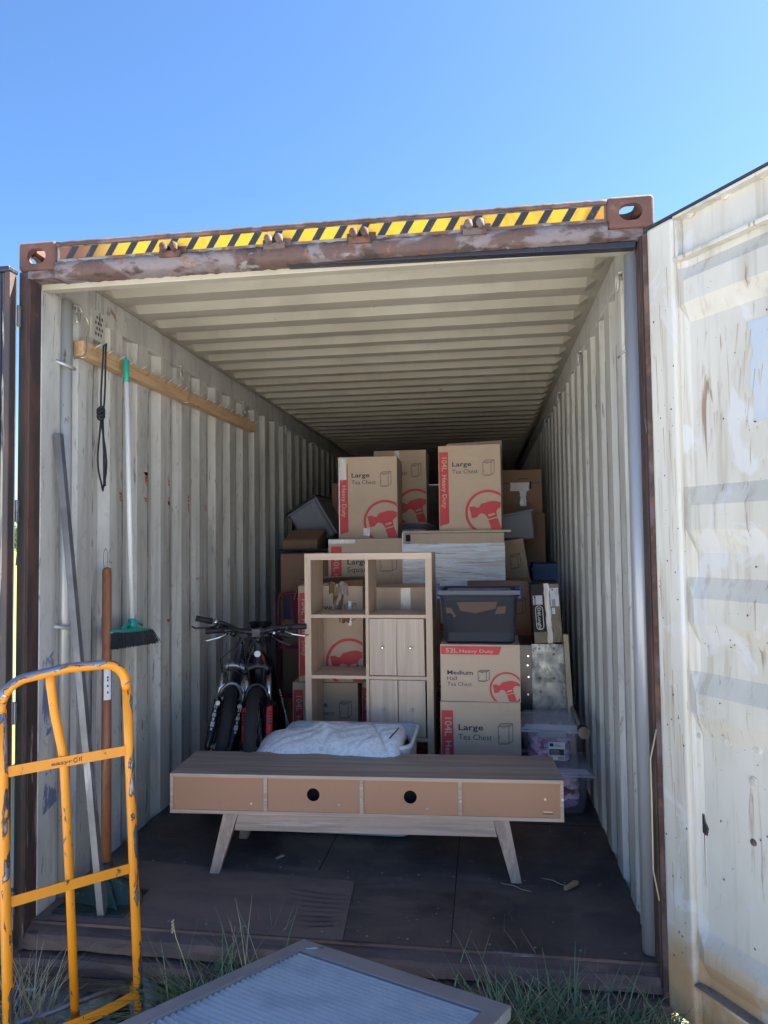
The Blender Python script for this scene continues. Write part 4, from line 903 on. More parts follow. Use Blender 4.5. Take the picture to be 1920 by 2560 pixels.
# dark box with a red arc behind the black appliance carton
kx0 = on_y(1100, 1300, 2.15).x; kx1 = on_y(1150, 1300, 2.15).x
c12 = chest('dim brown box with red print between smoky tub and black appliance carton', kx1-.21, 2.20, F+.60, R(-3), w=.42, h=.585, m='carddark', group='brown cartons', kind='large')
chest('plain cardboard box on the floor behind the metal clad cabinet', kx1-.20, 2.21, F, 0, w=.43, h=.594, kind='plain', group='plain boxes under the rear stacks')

# grey tubs: tapered boxes with a rim
def tub(mb, w, d, h, tap=.04, rim=.018, r=.03, wall=.004, n=4, lid=False, cz=0):
    def ring(w_, d_, z, rr):
        o = []
        for sx_, sy_, a0 in ((1, -1, -PI/2), (1, 1, 0), (-1, 1, PI/2), (-1, -1, PI)):
            for i in range(n+1):
                a = a0+PI/2*i/n; o.append((sx_*(w_/2-rr)+rr*math.cos(a), sy_*(d_/2-rr)+rr*math.sin(a), z))
        return o
    rings = [ring(w-2*tap-.03, d-2*tap-.03, cz, r*.6), ring(w-2*tap, d-2*tap, cz+.012, r), ring(w-.01, d-.01, cz+h-rim, r), ring(w+.02, d+.02, cz+h-rim+.001, r+.01), ring(w+.02, d+.02, cz+h, r+.01), ring(w-.012, d-.012, cz+h, r)]
    m_ = len(rings[0]); v = sum(rings, []); f = [tuple(range(m_-1, -1, -1))]
    for k in range(len(rings)-1): f += [(k*m_+i, k*m_+(i+1) % m_, (k+1)*m_+(i+1) % m_, (k+1)*m_+i) for i in range(m_)]
    s0 = len(mb.sm); mb.add(v, f, False)
    return mb
# smoky tub with louvred lid on the medium box
tx0 = on_y(950, 1330, 1.32); tx1 = on_y(1121, 1330, 1.32); tz = F+.595+.305
tt = thing('storage_tub', 'smoky dark grey storage tub with slotted lid and blue clips on the medium box', 'storage tub', ((tx0.x+tx1.x)/2, 1.50, tz))
tw = tx1.x-tx0.x; th = .272
tub(MB(), tw, .36, th, .022).build('tub_body', M['greytub'], tt, bevel=.002)
mb = MB(); mb.box(-tw/2-.012, tw/2+.012, -.192, -.180, th-.008, th+.02); mb.box(-tw/2-.012, tw/2+.012, .17, .19, th-.008, th+.02)
for s in (-1, 1): mb.box(*sorted((s*(tw/2-.006), s*(tw/2+.012))), -.18, .17, th-.008, th+.02)
mb.box(-tw/2+.03, tw/2-.03, -.16, .15, th+.002, th+.008)
mb.build('lid', M['navyplastic'], tt, bevel=.004)
mb = MB()
for i in range(9):
    x = -tw/2+.055+i*(tw-.11)/8
    mb.add([(x-.012, -.15, th+.0095), (x+.012, -.15, th+.0095), (x+.02, .13, th+.0095), (x-.004, .13, th+.0095)], [(0, 1, 2, 3)])
mb.build('lid_slot', M['greytub2'], tt)
for s in (-1, 1):
    MB().box(*sorted((s*(tw/2-.004), s*(tw/2+.024))), -.06, .06, th-.04, th+.028).build('clip', M['blueplastic'], tt, bevel=.006)
# what shows through the front of the tub: window with pale paper behind
def fr(u, v): return (u, -.5, v)
slope = .022/(th-.03)
def tf(u, v, o=.0025): return (u, -(.175-.022)-(v-.012)*slope-o-.0, v)
mb = MB(); mb.add([tf(-.12, .225), tf(.10, .228), tf(.09, .192), tf(-.02, .165), tf(-.10, .180)], [(0, 1, 2, 3, 4)])
mb.add([tf(.10, .200), tf(.145, .205), tf(.14, .165), tf(.085, .160)], [(0, 1, 2, 3)])
mb.add([tf(-.178, .196), tf(-.15, .194), tf(-.125, .150), tf(-.135, .140), tf(-.15, .165), tf(-.176, .165)], [(0, 1, 2, 3, 4, 5)]); mb.build('paper_inside', M['carddark'], tt)
mb = MB(); mb.add([tf(-.19, .238, .004), tf(.19, .238, .004), tf(.185, .02, .004), tf(-.185, .02, .004)], [(0, 1, 2, 3)]); mb.build('front_window', M['smoke'], tt)
# lilac tub with lid under the half hidden printed box
lx0, lx1 = on_y(858, 1140, 3.14).x, on_y(933, 1140, 3.14).x
t2 = thing('storage_tub', 'lidded lilac see-through tub squeezed under the half hidden printed box', 'storage tub', ((lx0+lx1)/2-.13, 3.33, 1.655))
tub(MB(), .52, .38, .165, .02).build('tub_body', M['cleartub'], t2, bevel=.002); MB().box(-.27, .27, -.20, .20, .166, .176).build('lid', M['clearlid'], t2, bevel=.004)
MB().box(-.225, .225, -.16, .16, .01, .13).build('filling', MC[3], t2, bevel=.03)
# leaning grey tubs
g1 = on_y(655, 1062, 3.3); m4 = Matrix.Translation(on_y(727, 1152, 3.3)) @ Matrix.Rotation(R(-6), 4, 'Z') @ Matrix.Rotation(R(-31), 4, 'Y')
t3 = thing('storage_tub', 'dark grey plastic tub leaning over against the left wall far back', 'storage tub', mat4=m4)
mb = MB(); tub(mb, .30, .42, .36, .02); mb.v = [(x-.15, y+.2, z) for x, y, z in mb.v]; mb.build('tub_body', M['greytub2'], t3, bevel=.002)
mb = MB(); mb.box(-.315, .015, -.02, .42, .36, .385); mb.build('lid', M['greytub'], t3, bevel=.006)
mb = MB(); mb.box(-.006, .012, -.016, -.006, .0, .37); mb.build('corner_ridge', M['greytub2'], t3, bevel=.003)
q0, q1 = on_y(1085, 1140, 3.02), on_y(1150, 1140, 3.02); zb_ = 1.69; zt_ = on_y(1120, 1103, 3.02).z
t4 = thing('storage_tub', 'mid grey plastic tub with slanting top above the tilted printed box at the right', 'storage tub', (q0.x-.03, 3.02, zb_))
W2 = q1.x-q0.x+.03
MB().hexa([(0, 0, 0), (W2+.02, 0, 0), (W2+.02, .3, 0), (0, .3, 0)], [(0, 0, zt_-zb_-.04), (W2, 0, zt_-zb_+.01), (W2, .3, zt_-zb_+.01), (0, .3, zt_-zb_-.04)]).build('tub_body', M['greytub2'], t4, bevel=.014)
MB().hexa([(-.01, -.012, zt_-zb_-.06), (W2+.012, -.012, zt_-zb_-.005), (W2+.012, .31, zt_-zb_-.005), (-.01, .31, zt_-zb_-.06)], [(-.01, -.012, zt_-zb_-.037), (W2+.01, -.012, zt_-zb_+.014), (W2+.01, .31, zt_-zb_+.014), (-.01, .31, zt_-zb_-.037)]).build('lid', M['greytub2'], t4, bevel=.006)
# blue crates at the right rear
q = on_y(1177, 1235, 3.15)
t5 = thing('crate', 'mid blue plastic crate half lost in the dark against the right wall', 'crate', (q.x+.01, 3.3, 1.20))
MB().box(-.11, .11, -.15, .15, 0, .30).build('crate_body', M['blue'], t5, bevel=.01)
MB().box(-.12, .12, -.16, .16, .24, .262).build('rim', M['blue'], t5, bevel=.004); MB().box(-.006, .006, -.164, -.15, 0, .24).build('rib', M['blue'], t5); MB().box(-.12, .12, -.158, -.15, .12, .135).build('rib', M['blue'], t5)
chest('plain carton under the blue crate by the right wall', q.x-.03, 3.17, F, 0, w=.3, d=.3, h=.97, kind='plain', group='plain boxes under the rear stacks', m='carddark')
# left rear small brown boxes
sx0, sx1 = on_y(611, 1180, 2.9).x, on_y(684, 1180, 2.9).x; sz0 = on_y(640, 1190, 2.9).z
c13 = chest('small brown carton with its lid flap sloping forward, on the left rear stack', (sx0+sx1)/2, 2.92, sz0, R(-2), w=sx1-sx0, d=.26, h=.085, kind='plain', m='carddark', group='brown cartons')
sw_ = sx1-sx0
flap(c13, [(-sw_/2-.008, -.008, .078), (sw_/2+.002, -.008, .082), (sw_/2+.012, .24, .175), (-sw_/2+.012, .24, .170)], 'carddark', 'lid_flap'); flap(c13, [(sw_/2, -.002, .0), (sw_/2, .25, .0), (sw_/2+.01, .25, .17), (sw_/2, 0, .08)], 'carddark')
tx_0, tx_1 = on_y(607, 1230, 2.75).x, on_y(662, 1230, 2.75).x
tzz = on_y(640, 1197, 2.75).z
c14 = chest('plain brown box left of the cube shelf top, under the small flapped carton', tx_0+.24, 2.75, tzz-.60, 0, w=.48, d=.5, h=.60, kind='plain', group='brown cartons', m='carddark')
MB().box(-.07, .03, -.003, -.001, .36, .375).build('print_line', M['ink'], c14); MB().box(-.09, .06, -.003, -.001, .40, .405).build('print_line', M['ink'], c14)
MB().box(-.245, .25, -.02, .48, .606, .618).build('loose_board', M['darkbox'], c14, bevel=.003)
MB().box(-.25, .25, -.03, .0, .625, .640).build('loose_board', M['darkbox'], c14, bevel=.003)
chest('plain carton on the floor left rear, hidden by the red trolley', tx_0+.26, 2.76, F, 0, w=.5, d=.5, h=tzz-.60-F-.005, kind='plain', group='plain boxes under the rear stacks', m='carddark')
# red trolley and the dark red printed box
r0_, r1_ = on_y(602, 1345, 2.42), on_y(606, 1282, 2.42)
rt = thing('hand_trolley', 'crimson tubular hand trolley in the dark left of the cube shelf', 'hand trolley', (r0_.x+.1, 2.42, F))
x0 = r0_.x; zt = r1_.z
MB().tube([(x0, 2.42, F+.12), (x0, 2.42, zt-.05), (x0+.012, 2.42, zt-.012), (x0+.05, 2.42, zt), (x0+.26, 2.42, zt+.01), (x0+.30, 2.42, zt-.04), (x0+.30, 2.42, F+.12)], .0115, 10).build('frame', M['redmetal'], rt, world=True)
MB().tube([(x0+.10, 2.425, zt-.0), (x0+.105, 2.41, zt-.15), (x0+.17, 2.41, zt-.36), (x0+.19, 2.41, F+.2)], .0105, 10).build('centre_bar', M['redmetal'], rt, world=True)
for zz in (.35, .7): MB().box(x0, x0+.3, 2.412, 2.428, F+zz, F+zz+.03).build('cross_bar', M['redmetal'], rt, world=True)
MB().box(x0-.02, x0+.32, 2.28, 2.43, F+.002, F+.012).build('toe_plate', M['redmetal'], rt, world=True)
for s in (0, .30):
    MB().tube([(x0+s-.02*(1 if s == 0 else -1), 2.50, F+.11+.085*0) for _ in (0,)]+[(x0+s+.02*(1 if s == 0 else -1), 2.50, F+.11)], .11, 20).build('wheel', M['tyre'], rt, world=True)
bx0 = on_y(613, 1310, 2.52); bz0 = on_y(613, 1338, 2.52).z; bz1 = on_y(613, 1285, 2.52).z
rb = thing('printed_box', 'small dark red and navy printed box behind the crimson trolley', 'box', (bx0.x+.16, 2.62, bz0))
MB().box(-.16, .16, -.1, .12, 0, bz1-bz0).build('carton', M['redbox'], rb, bevel=.003); MB().box(-.163, -.10, -.1015, .0, .0, bz1-bz0-.001).build('navy_print', M['navyplastic'], rb)
mb = MB()
for cx_, cz_, rr in ((-.02, .12, .022), (.012, .095, .026), (.03, .13, .014), (-.012, .085, .014)): mb.add([(cx_+rr*math.cos(a), -.103, cz_+rr*.9*math.sin(a)) for a in [2*PI*k/10 for k in range(10)]], [tuple(range(10))])
mb.build('white_print', M['decal'], rb)
mb = MB(); mb.box(-.1, .16, -.1025, -.101, bz1-bz0-.03, bz1-bz0-.006); mb.build('grey_band', M['greytub2'], rb)
chest('plain carton under the small dark red printed box', bx0.x+.18, 2.50, F, 0, w=.36, d=.3, h=bz0-F-.004, kind='plain', group='plain boxes under the rear stacks', m='carddark')

# ------------------------------------------------------------------ right rear: cabinet, appliance carton, batten, pole
Yc = 1.78
cx0, cx1 = on_y(1149, 1450, Yc).x, on_y(1225, 1450, Yc).x; ctop = on_y(1180, 1391, Yc).z
cb = thing('cabinet', 'narrow black cabinet faced with a scratched bolted zinc sheet', 'cabinet', ((cx0+cx1)/2-.04, Yc, F))
MB().box(-(cx1-cx0)/2-.10, (cx1-cx0)/2+.03, .004, .42, 0, ctop-F-.004).build('body', M['gloss'], cb, bevel=.006)
MB().box(-(cx1-cx0)/2+.04, (cx1-cx0)/2+.04, -.001, .003, .0, ctop-F).build('front_sheet', M['zinc'], cb, bevel=.001)
def circ(mb, f3, u, v, r, n=12): mb.add([f3(u+r*math.cos(a), v+r*math.sin(a)) for a in [2*PI*k/n for k in range(n)]], [tuple(range(n))])
ox = (cx0+cx1)/2-.04
for a, b in ((1165, 1394), (1165, 1401), (1196, 1401), (1208, 1393), (1196, 1413), (1166, 1464), (1197, 1465), (1217, 1486), (1168, 1494), (1218, 1506), (1170, 1536)):
    p = on_y(a, b, Yc); mb = MB(); f3 = lambda u, v: (u, -.0020, v); circ(mb, f3, p.x-ox, p.z-F, .007 if (a+b) % 3 else .005); mb.build('bolt', M['hole'], cb)
    mb = MB(); f3 = lambda u, v: (u, -.0028, v); circ(mb, f3, p.x-ox+.001, p.z-F+.001, .003); mb.build('bolt_centre', M['steel'], cb)
for a, b in ((1148, 1417), (1147, 1437), (1149, 1462), (1148, 1500)):
    p = on_y(a, b, Yc); mb = MB(); mb.tube([(p.x-ox-.02, .002, p.z-F), (p.x-ox-.02, -.006, p.z-F)], .006, 8); mb.build('corner_stud', M['chrome'], cb)
ax0, ax1 = on_y(1149, 1380, Yc+.0).x, on_y(1213, 1380, Yc).x; at_ = on_y(1180, 1261, Yc).z
ap = thing('appliance_carton', 'tall black appliance carton with white lettering under glossy film on the zinc faced cabinet', 'appliance carton', mat4=Matrix.Translation(((ax0+ax1)/2+.012, Yc+.01, ctop+.002)) @ Matrix.Rotation(R(-3.2), 4, 'Y') @ Matrix.Rotation(R(-2), 4, 'Z'))
aw, ah = (ax1-ax0)*.98, at_-ctop
MB().box(-aw/2, aw/2, 0, .34, 0.004, ah).build('carton', M['darkbox'], ap, bevel=.004)
MB().box(0.018, aw/2-.002, -.0015, -.0, .004, ah-.006).build('brown_panel', M['wrapped'], ap)
MB().box(-aw/2+.004, .016, -.0016, -.0, .004, .07).build('brown_panel', M['wrapped'], ap)
strip(ap, -.004, .026, .0, ah, y=-.0035, m='cleartape', jag=.012, nm='film_tape')
mb = MB(); mb.box(-aw/2+.012, -aw/2+.068, -.003, -.0018, ah-.125, ah-.07); mb.box(.030, aw/2-.006, -.003, -.0018, ah-.14, ah-.03); mb.box(.035, .052, -.0032, -.002, ah-.185, ah-.148); mb.build('sticker', M['paper'], ap)
mb = MB(); f3 = lambda u, v: (u, -.0036, v)
for k in range(7): line(mb, f3, (-aw/2+.017, ah-.122+k*.006), (-aw/2+.030, ah-.122+k*.006), .003); line(mb, f3, (.036, ah-.136+k*.006), (.058, ah-.136+k*.006), .0028)
circ(mb, f3, -aw/2+.024, ah-.078, .006); circ(mb, f3, .045, ah-.04, .005)
for k in range(4): line(mb, f3, (.062+.008*k, ah-.04), (.062+.008*k, ah-.07-.01*(k % 2)), .0015)
mb.build('sticker_print', M['ink'], ap)
mb = MB(); f3 = lambda u, v: (u, -.0022, v); uc, v0, v1, rr = -aw/2+.044, .105, .205, .021
P = [(uc+rr*math.cos(a), v1+rr*math.sin(a)) for a in [PI*k/10 for k in range(11)]]+[(uc-rr*math.cos(a), v0-rr*math.sin(a)) for a in [PI*k/10 for k in range(11)]]
for i in range(len(P)): line(mb, f3, P[i-1], P[i], .0045)
put_text(mb, 'DéLonghi', f3, uc-.010, v1+.010, .128, .019, .02, 1); mb.build('lettering', M['decal'], ap)
b0, b1 = on_y(1222, 1371, 1.70), on_y(1235, 1530, 1.70)
o = MB().hexa([(b1.x-.012, 1.60, F+.001), (b1.x+.018, 1.60, F+.001), (b1.x+.018, 1.62, F+.001), (b1.x-.012, 1.62, F+.001)], [(b0.x-.014, 1.70, b0.z), (b0.x+.014, 1.70, b0.z), (b0.x+.014, 1.72, b0.z), (b0.x-.014, 1.72, b0.z)]).build('batten', M['batten'])
recenter(o, (b1.x, 1.61, F)); tag(o, 'pale thin timber batten standing beside the zinc faced cabinet', 'batten')

# lidded clothes tubs
qf = on_z(1240, 1762, F); Yt = qf.y-.02
def clothes_tub(label, x0, x1, y0, z0, h, d, rz, seed, clab, cols, latch):
    t = thing('storage_tub', label, 'storage tub', ((x0+x1)/2, y0+d/2, z0), rz, 'see-through tubs of clothes')
    W_ = x1-x0
    tub(MB(), W_, d, h, .035, r=.045).build('tub_body', M['cleartub'], t, bevel=.002)
    mb = MB(); mb.box(-W_/2-.016, W_/2+.016, -d/2-.016, d/2+.016, h+.002, h+.014)
    mb.hexa([(-W_/2+.0, -d/2+.0, h+.014), (W_/2-.0, -d/2+.0, h+.014), (W_/2, d/2, h+.014), (-W_/2, d/2, h+.014)], [(-W_/2+.03, -d/2+.03, h+.036), (W_/2-.03, -d/2+.03, h+.036), (W_/2-.03, d/2-.03, h+.036), (-W_/2+.03, d/2-.03, h+.036)])
    mb.build('lid', M['clearlid'], t, bevel=.008)
    if latch: MB().box(-.075, .075, -d/2-.026, -d/2-.012, h-.022, h+.012).build('latch', M['greytub2'], t, bevel=.005)
    ct = thing('clothes_pile', clab, 'clothes', ((x0+x1)/2, y0+d/2, z0+.012), rz, 'clothes inside the tubs'); random.seed(seed)
    z = .012; k = 0
    while z < h-.05:
        n = 3
        for i in range(n):
            ww_ = (W_-.14)/n; xx = -(W_-.12)/2+ww_*(i+.5)+random.uniform(-.01, .01); hh_ = random.uniform(.028, .05)
            mb = MB(); ph = random.random()*9
            def bl(u, v, xx=xx, hh_=hh_, z=z, ph=ph):
                a = 2*PI*v; b = -PI/2+PI*u
                cx_ = math.copysign(abs(math.cos(a))**.6, math.cos(a)); sz_ = math.copysign(abs(math.sin(a))**.7, math.sin(a))
                q = .006*noise.noise(Vector((u*6+ph, v*5, z*20)))*2
                return (xx+(ww_*.58+q)*cx_*math.cos(b)**.3+.012*math.sin(a*3+ph), (d/2-.052)*math.sin(b)+q*1.5, z+hh_/2+hh_*.62*sz_*abs(math.cos(b))**.3+.010*math.sin(cx_*3+ph))
            mb.grid(bl, 14, 22)
            mb.build('garment', MC[cols[(k*7+i*3+seed) % len(cols)]], ct)
        z += .034; k += 1
    return t
xr1 = on_y(1280, 1700, Yt).x
clothes_tub('lower see-through tub of pink and purple clothes standing on the floor by the right wall', xr1-.42, xr1, Yt, F, .205, .40, R(1), 4, 'tightly packed pink, purple and white clothes in the lower clear tub', [1, 4, 2, 5, 8, 3, 6, 7, 2], False)
xr0, xr1b = on_y(1128, 1600, Yt+.0).x, on_y(1266, 1600, Yt).x
ztub = F+.205+.04
ut = clothes_tub('upper see-through tub with grey latch and pale folded clothes stacked on the lower tub', xr0, xr1b+.0, Yt+.02, ztub, .185, .38, R(-2), 9, 'white, lilac and pink folded clothes in the upper clear tub', [0, 8, 1, 0, 3, 2, 0], True)
lab_ = MB(); sx_ = -.02; lab_.add([(sx_, -.186, .135), (sx_+.085, -.186, .135), (sx_+.085, -.168, .035), (sx_, -.168, .035)], [(0, 1, 2, 3)]); lab_.build('sticker', M['paper'], ut)
mb = MB()
def lf(u, v): return (sx_+u, -.1875+.018*(1-v/.1), .035+v)
mb.add([lf(.004, .028), lf(.081, .028), lf(.081, .062), lf(.004, .062)], [(0, 1, 2, 3)]); mb.add([lf(.006, .076), lf(.026, .076), lf(.026, .094), lf(.006, .094)], [(0, 1, 2, 3)])
for k in range(3): line(mb, lf, (.032, .078+k*.006), (.07-.01*k, .078+k*.006), .002)
for k in range(8): line(mb, lf, (.05+k*.004, .004), (.05+k*.004, .022), .002)
mb.build('sticker_print', M['ink'], ut)
mb = MB()
for k in range(4): line(mb, lambda u, v: (sx_+u, -.1892+.018*(1-v/.1), .035+v), (.009, .034+k*.007), (.06-.007*(k % 2), .034+k*.007), .0016)
mb.build('sticker_lettering', M['paper'], ut)
# pole lying on the upper tub
pl0 = on_y(1237, 1527, 1.72); pl1 = on_z(1262, 1583, ztub+.185+.062)
o = MB().tube([pl0, pl0.lerp(pl1, .85), pl1], [.022, .022, .024], 14)
o.tube([pl1, pl1+(pl1-pl0).normalized()*.004], [.030, .030], 14)
o.tube([pl0.lerp(pl1, .86), pl0.lerp(pl1, .90)], .028, 14)
o = o.build('pole', M['gloss']); recenter(o, pl1); tag(o, 'black metal pole with a collared end leaning on the lid of the upper clothes tub', 'pole')

# ------------------------------------------------------------------ white tub and duvet
ta, tb = on_z(597, 1805, F), on_z(868, 1811, F)
wt = thing('storage_tub', 'milky white underbed tub on the floor behind the oak media unit, bedding heaped in it', 'storage tub', ((ta.x+tb.x)/2+.012, 1.172, F+.0))
TW = tb.x-ta.x+.10; TH = on_y(1010/K, 1842/K, 1.12).z-F
tub(MB(), TW-.025, .44, TH, .010, r=.06).build('tub_body', M['milky'], wt, bevel=.002)
mb = MB()
for k in range(5): x = -TW/2+.09+k*(TW-.18)/4; mb.box(x-.004, x+.004, -.216, -.200, .012, .06)
mb.build('foot_rib', M['milky'], wt, bevel=.003)
xl, xr = on_y(570, 1620, 1.12).x, on_y(874, 1600, 1.12).x; ztop = on_y(790, 1569, 1.14).z
dv = MB()
def lerpt(T, x):
    for (a, p), (b, q) in zip(T, T[1:]):
        if x <= b: t = (x-a)/(b-a); t = t*t*(3-2*t)*.5+t*.5; return p+(q-p)*t
    return T[-1][1]
CR = [(0, -.45), (.03, .12), (.09, .40), (.20, .64), (.34, .80), (.50, .95), (.68, 1.), (.84, .98), (.955, .97), (.985, .72), (1., .15)]
def dfun(u, v):
    x = xl+(xr-xl)*u; y = .885+.50*v
    zr = F+TH-.03; cr_ = zr+(ztop-zr)*lerpt(CR, u)
    g = math.sin(PI*min(1, max(0, v*1.02)))**.30 if v < .5 else math.sin(PI*v)**.55
    z = zr-.10+(cr_-zr+.10)*g
    if u > .9: y += (u-.9)*.35*(.5-v)
    z += .012*noise.noise(Vector((x*6, y*5, 2)))+.003*noise.noise(Vector((x*16+y*8, y*14, 6)))+.012*abs(noise.noise(Vector((x*9-y*16, y*5, 9))))
    z += .008*math.exp(-((x-xl-.26-.5*v*.4)/.030)**2)*g-.010*math.exp(-((x-xl-.33-.5*v*.4)/.022)**2)*g+.014*math.exp(-((x-xl-.47+.3*v)/.035)**2)*g
    fold = math.exp(-((x-(xr-.15)-(.5-v)*.22)/.010)**2)*.016+math.exp(-((x-(xr-.10)+(.5-v)*.30)/.012)**2)*.010
    return (x, y-.012*math.sin(u*9)-.02*(1-v)*lerpt(CR, u), z-fold)
dv.grid(dfun, 120, 60)
dv = dv.build('duvet', M['duvet'], solid=.012); recenter(dv, ((xl+xr)/2, 1.18, F+TH)); tag(dv, 'white leaf patterned duvet bulging out of the white tub', 'duvet')
zp = on_y(862, 1572, 1.06); zq = on_y(838, 1602, 1.0)
mb = MB(); mb.tube([zp+Vector((0, -.02, .003)), zp.lerp(zq, .35)+Vector((.0, -.03, .006)), zp.lerp(zq, .7)+Vector((-.006, -.035, .004)), zq+Vector((-.012, -.03, -.01))], .0035, 6)
z_ = mb.build('zip', M['hole'], None); z_.parent = dv; z_.matrix_parent_inverse = Matrix.Translation(-Vector(dv.location))

# ------------------------------------------------------------------ oak media unit
TL = on_z(367, 1670, .642); TR = on_z(1217, 1686, .642); ang_ = math.atan2(TR.y-TL.y, TR.x-TL.x); tvw = (TR-TL).length
mid = (TL+TR)/2
tv = thing('media_unit', 'long low oak media unit on splayed legs seen from its hardboard back', 'media unit', (mid.x, mid.y, F), ang_)
H1 = .642-F; H0 = H1-.178; DD = .345; T_ = .016
MB().box(-tvw/2, tvw/2, 0, DD, H1-T_, H1).build('top', M['tvtop'], tv, bevel=.001)
MB().box(-tvw/2+.0005, tvw/2-.0005, -.0012, -.0002, H1-T_+.0005, H1-.0005).build('top_edge', M['tvedge'], tv)
MB().box(-tvw/2, tvw/2, 0, DD, H0, H0+T_).build('bottom', M['tvedge'], tv, bevel=.001)
for s in (-1, 1): MB().box(*sorted((s*tvw/2, s*(tvw/2-T_))), 0, DD, H0+T_, H1-T_).build('side_panel', M['tvedge'], tv, bevel=.001)
xs = [-tvw/2+T_]
divs = [on_plane(a, b, mid, Vector((-math.sin(ang_), math.cos(ang_), 0))) for a, b in ((573, 1718), (781, 1724), (994, 1731))]
dl = [(d-mid).dot(Vector((math.cos(ang_), math.sin(ang_), 0))) for d in divs]
for d in dl: MB().box(d-.0085, d+.0085, .0, DD-.02, H0+T_, H1-T_).build('divider', M['tvedge'], tv, bevel=.001)
bounds = [-tvw/2+T_]+[q for d in dl for q in (d-.0085, d+.0085)]+[tvw/2-T_]
holes = {1: (676, 1718), 2: (886, 1723)}
def face(a, b, off=0):
    p = on_plane(a, b, mid, Vector((-math.sin(ang_), math.cos(ang_), 0))); return (p-mid).dot(Vector((math.cos(ang_), math.sin(ang_), 0))), p.z-F
for i in range(4):
    a, b = bounds[2*i], bounds[2*i+1]
    bp = MB(); z0, z1 = H0+T_, H1-T_
    if i in holes:
        hu, hv = face(*holes[i]); r = .029; n = 32
        ins = [(hu+r*math.cos(2*PI*k/n), hv+r*math.sin(2*PI*k/n)) for k in range(n)]
        out = []
        for k in range(n):
            c, s_ = math.cos(2*PI*k/n), math.sin(2*PI*k/n)
            t = min(((b if c > 0 else a)-hu)/c if abs(c) > 1e-6 else 9, ((z1 if s_ > 0 else z0)-hv)/s_ if abs(s_) > 1e-6 else 9); out.append((hu+t*c, hv+t*s_))
        for k in range(n):
            j = (k+1) % n; P = [out[k], out[j]]
            if abs(out[k][0]-out[j][0]) > 1e-5 and abs(out[k][1]-out[j][1]) > 1e-5:
                cu = b if max(out[k][0], out[j][0]) > b-1e-5 else a; cv = z1 if max(out[k][1], out[j][1]) > z1-1e-5 else z0; P = [out[k], (cu, cv), out[j]]
            bp.add([(p[0], .006, p[1]) for p in [ins[k]]+P+[ins[j]]], [tuple(range(len(P)+2))])
        bp.add([(p[0], y, p[1]) for y in (.006, .010) for p in ins], [(k, (k+1) % n, n+(k+1) % n, n+k) for k in range(n)])
        MB().box(a, b, .06, .062, z0, z1).build('inner_lining', M['hole'], tv)
    else: bp.box(a, b, .006, .010, z0, z1)
    bp.build('back_panel', M['mdf'], tv)
for a, b, o_ in ((542, 1737, 0), (732, 1739, 0), (923, 1748, 0), (1178, 1728, 0), (780, 1728, 1), (995, 1731, 1), (1215, 1728, 1)):
    u, v = face(a, b); y = .0055 if not o_ else -.001
    mb = MB(); mb.tube([(u, y, v), (u, y-.0022, v)], [.0048, .0044], 12); sc_ = mb.build('screw', M['screw'], tv)
    MB().box(u-.0014, u+.0014, y-.0028, y-.0022, v-.0014, v+.0014).build('screw_socket', M['hole'], sc_)
u, v = face(1184, 1757); MB().box(u-.022, u+.022, .002, .0058, v-.006, v+.005).build('furniture_tag', M['handlewood'], tv, bevel=.001)
MB().box(u-.020, u+.020, .001, .0048, v+.003, v+.006).build('tag_edge', M['nail'], tv)
xl0, _ = face(497, 1757); xr0_, _ = face(1083, 1775); lh = H0-.0005
def leg(s, xt, back):
    y0, y1 = (.006, .040) if not back else (DD-.075, DD-.040); ds = -.052 if not back else .0
    mb = MB(); wt_, wb = .068, .044; xb_ = xt+s*.056; yo = -.06 if not back else .045
    mb.hexa([(xb_-wb/2, y0+yo, 0), (xb_+wb/2, y0+yo, 0), (xb_+wb/2, y1+yo, 0), (xb_-wb/2, y1+yo, 0)], [(xt-wt_/2, y0, lh), (xt+wt_/2, y0, lh), (xt+wt_/2, y1, lh), (xt-wt_/2, y1, lh)])
    return mb.build('leg', M['tvleg'], tv, bevel=.002)
leg(-1, xl0, False); leg(1, xr0_, False); leg(-1, xl0+.02, True); leg(1, xr0_-.02, True)
MB().hexa([(xl0+.020, -.004, lh-.068), (xr0_-.020, -.004, lh-.068), (xr0_-.020, .018, lh-.068), (xl0+.020, .018, lh-.068)], [(xl0+.034, .010, lh), (xr0_-.034, .010, lh), (xr0_-.034, .030, lh), (xl0+.034, .030, lh)]).build('apron', M['tvapron'], tv, bevel=.001)
MB().box(xl0+.05, xr0_-.05, DD-.068, DD-.048, lh-.045, lh).build('apron', M['tvapron'], tv, bevel=.001)

# ------------------------------------------------------------------ cube shelf
s0, s1 = on_y(657, 1195, 1.42), on_y(932, 1195, 1.42)
shw = s1.x-s0.x; shh = s0.z-F-.003
cs = thing('cube_shelf', 'pale oak cube shelf, open cells at the left and small knobbed doors at the right', 'cube shelf', ((s0.x+s1.x)/2, 1.42, F), R(-.3))
SD = .30; t1 = .037; t2_ = .018
MB().box(-shw/2, shw/2, 0, SD, shh-t1, shh).build('top', M['shelfh'], cs, bevel=.001)
for s in (-1, 1): MB().box(*sorted((s*shw/2, s*(shw/2-t1))), 0.0005, SD, 0, shh-t1).build('side_panel', M['shelf'], cs, bevel=.001)
MB().box(-t2_/2-.004, t2_/2-.004, .001, SD, .05, shh-t1).build('divider', M['shelf'], cs, bevel=.001)
def szz(a, b): return on_y(a, b, 1.42).z-F
zs = [szz(795, 1331.5), szz(795, 1464), szz(870, 1598)]
xL, xM0, xM1, xR = -shw/2+t1, -t2_/2-.004, t2_/2-.004, shw/2-t1
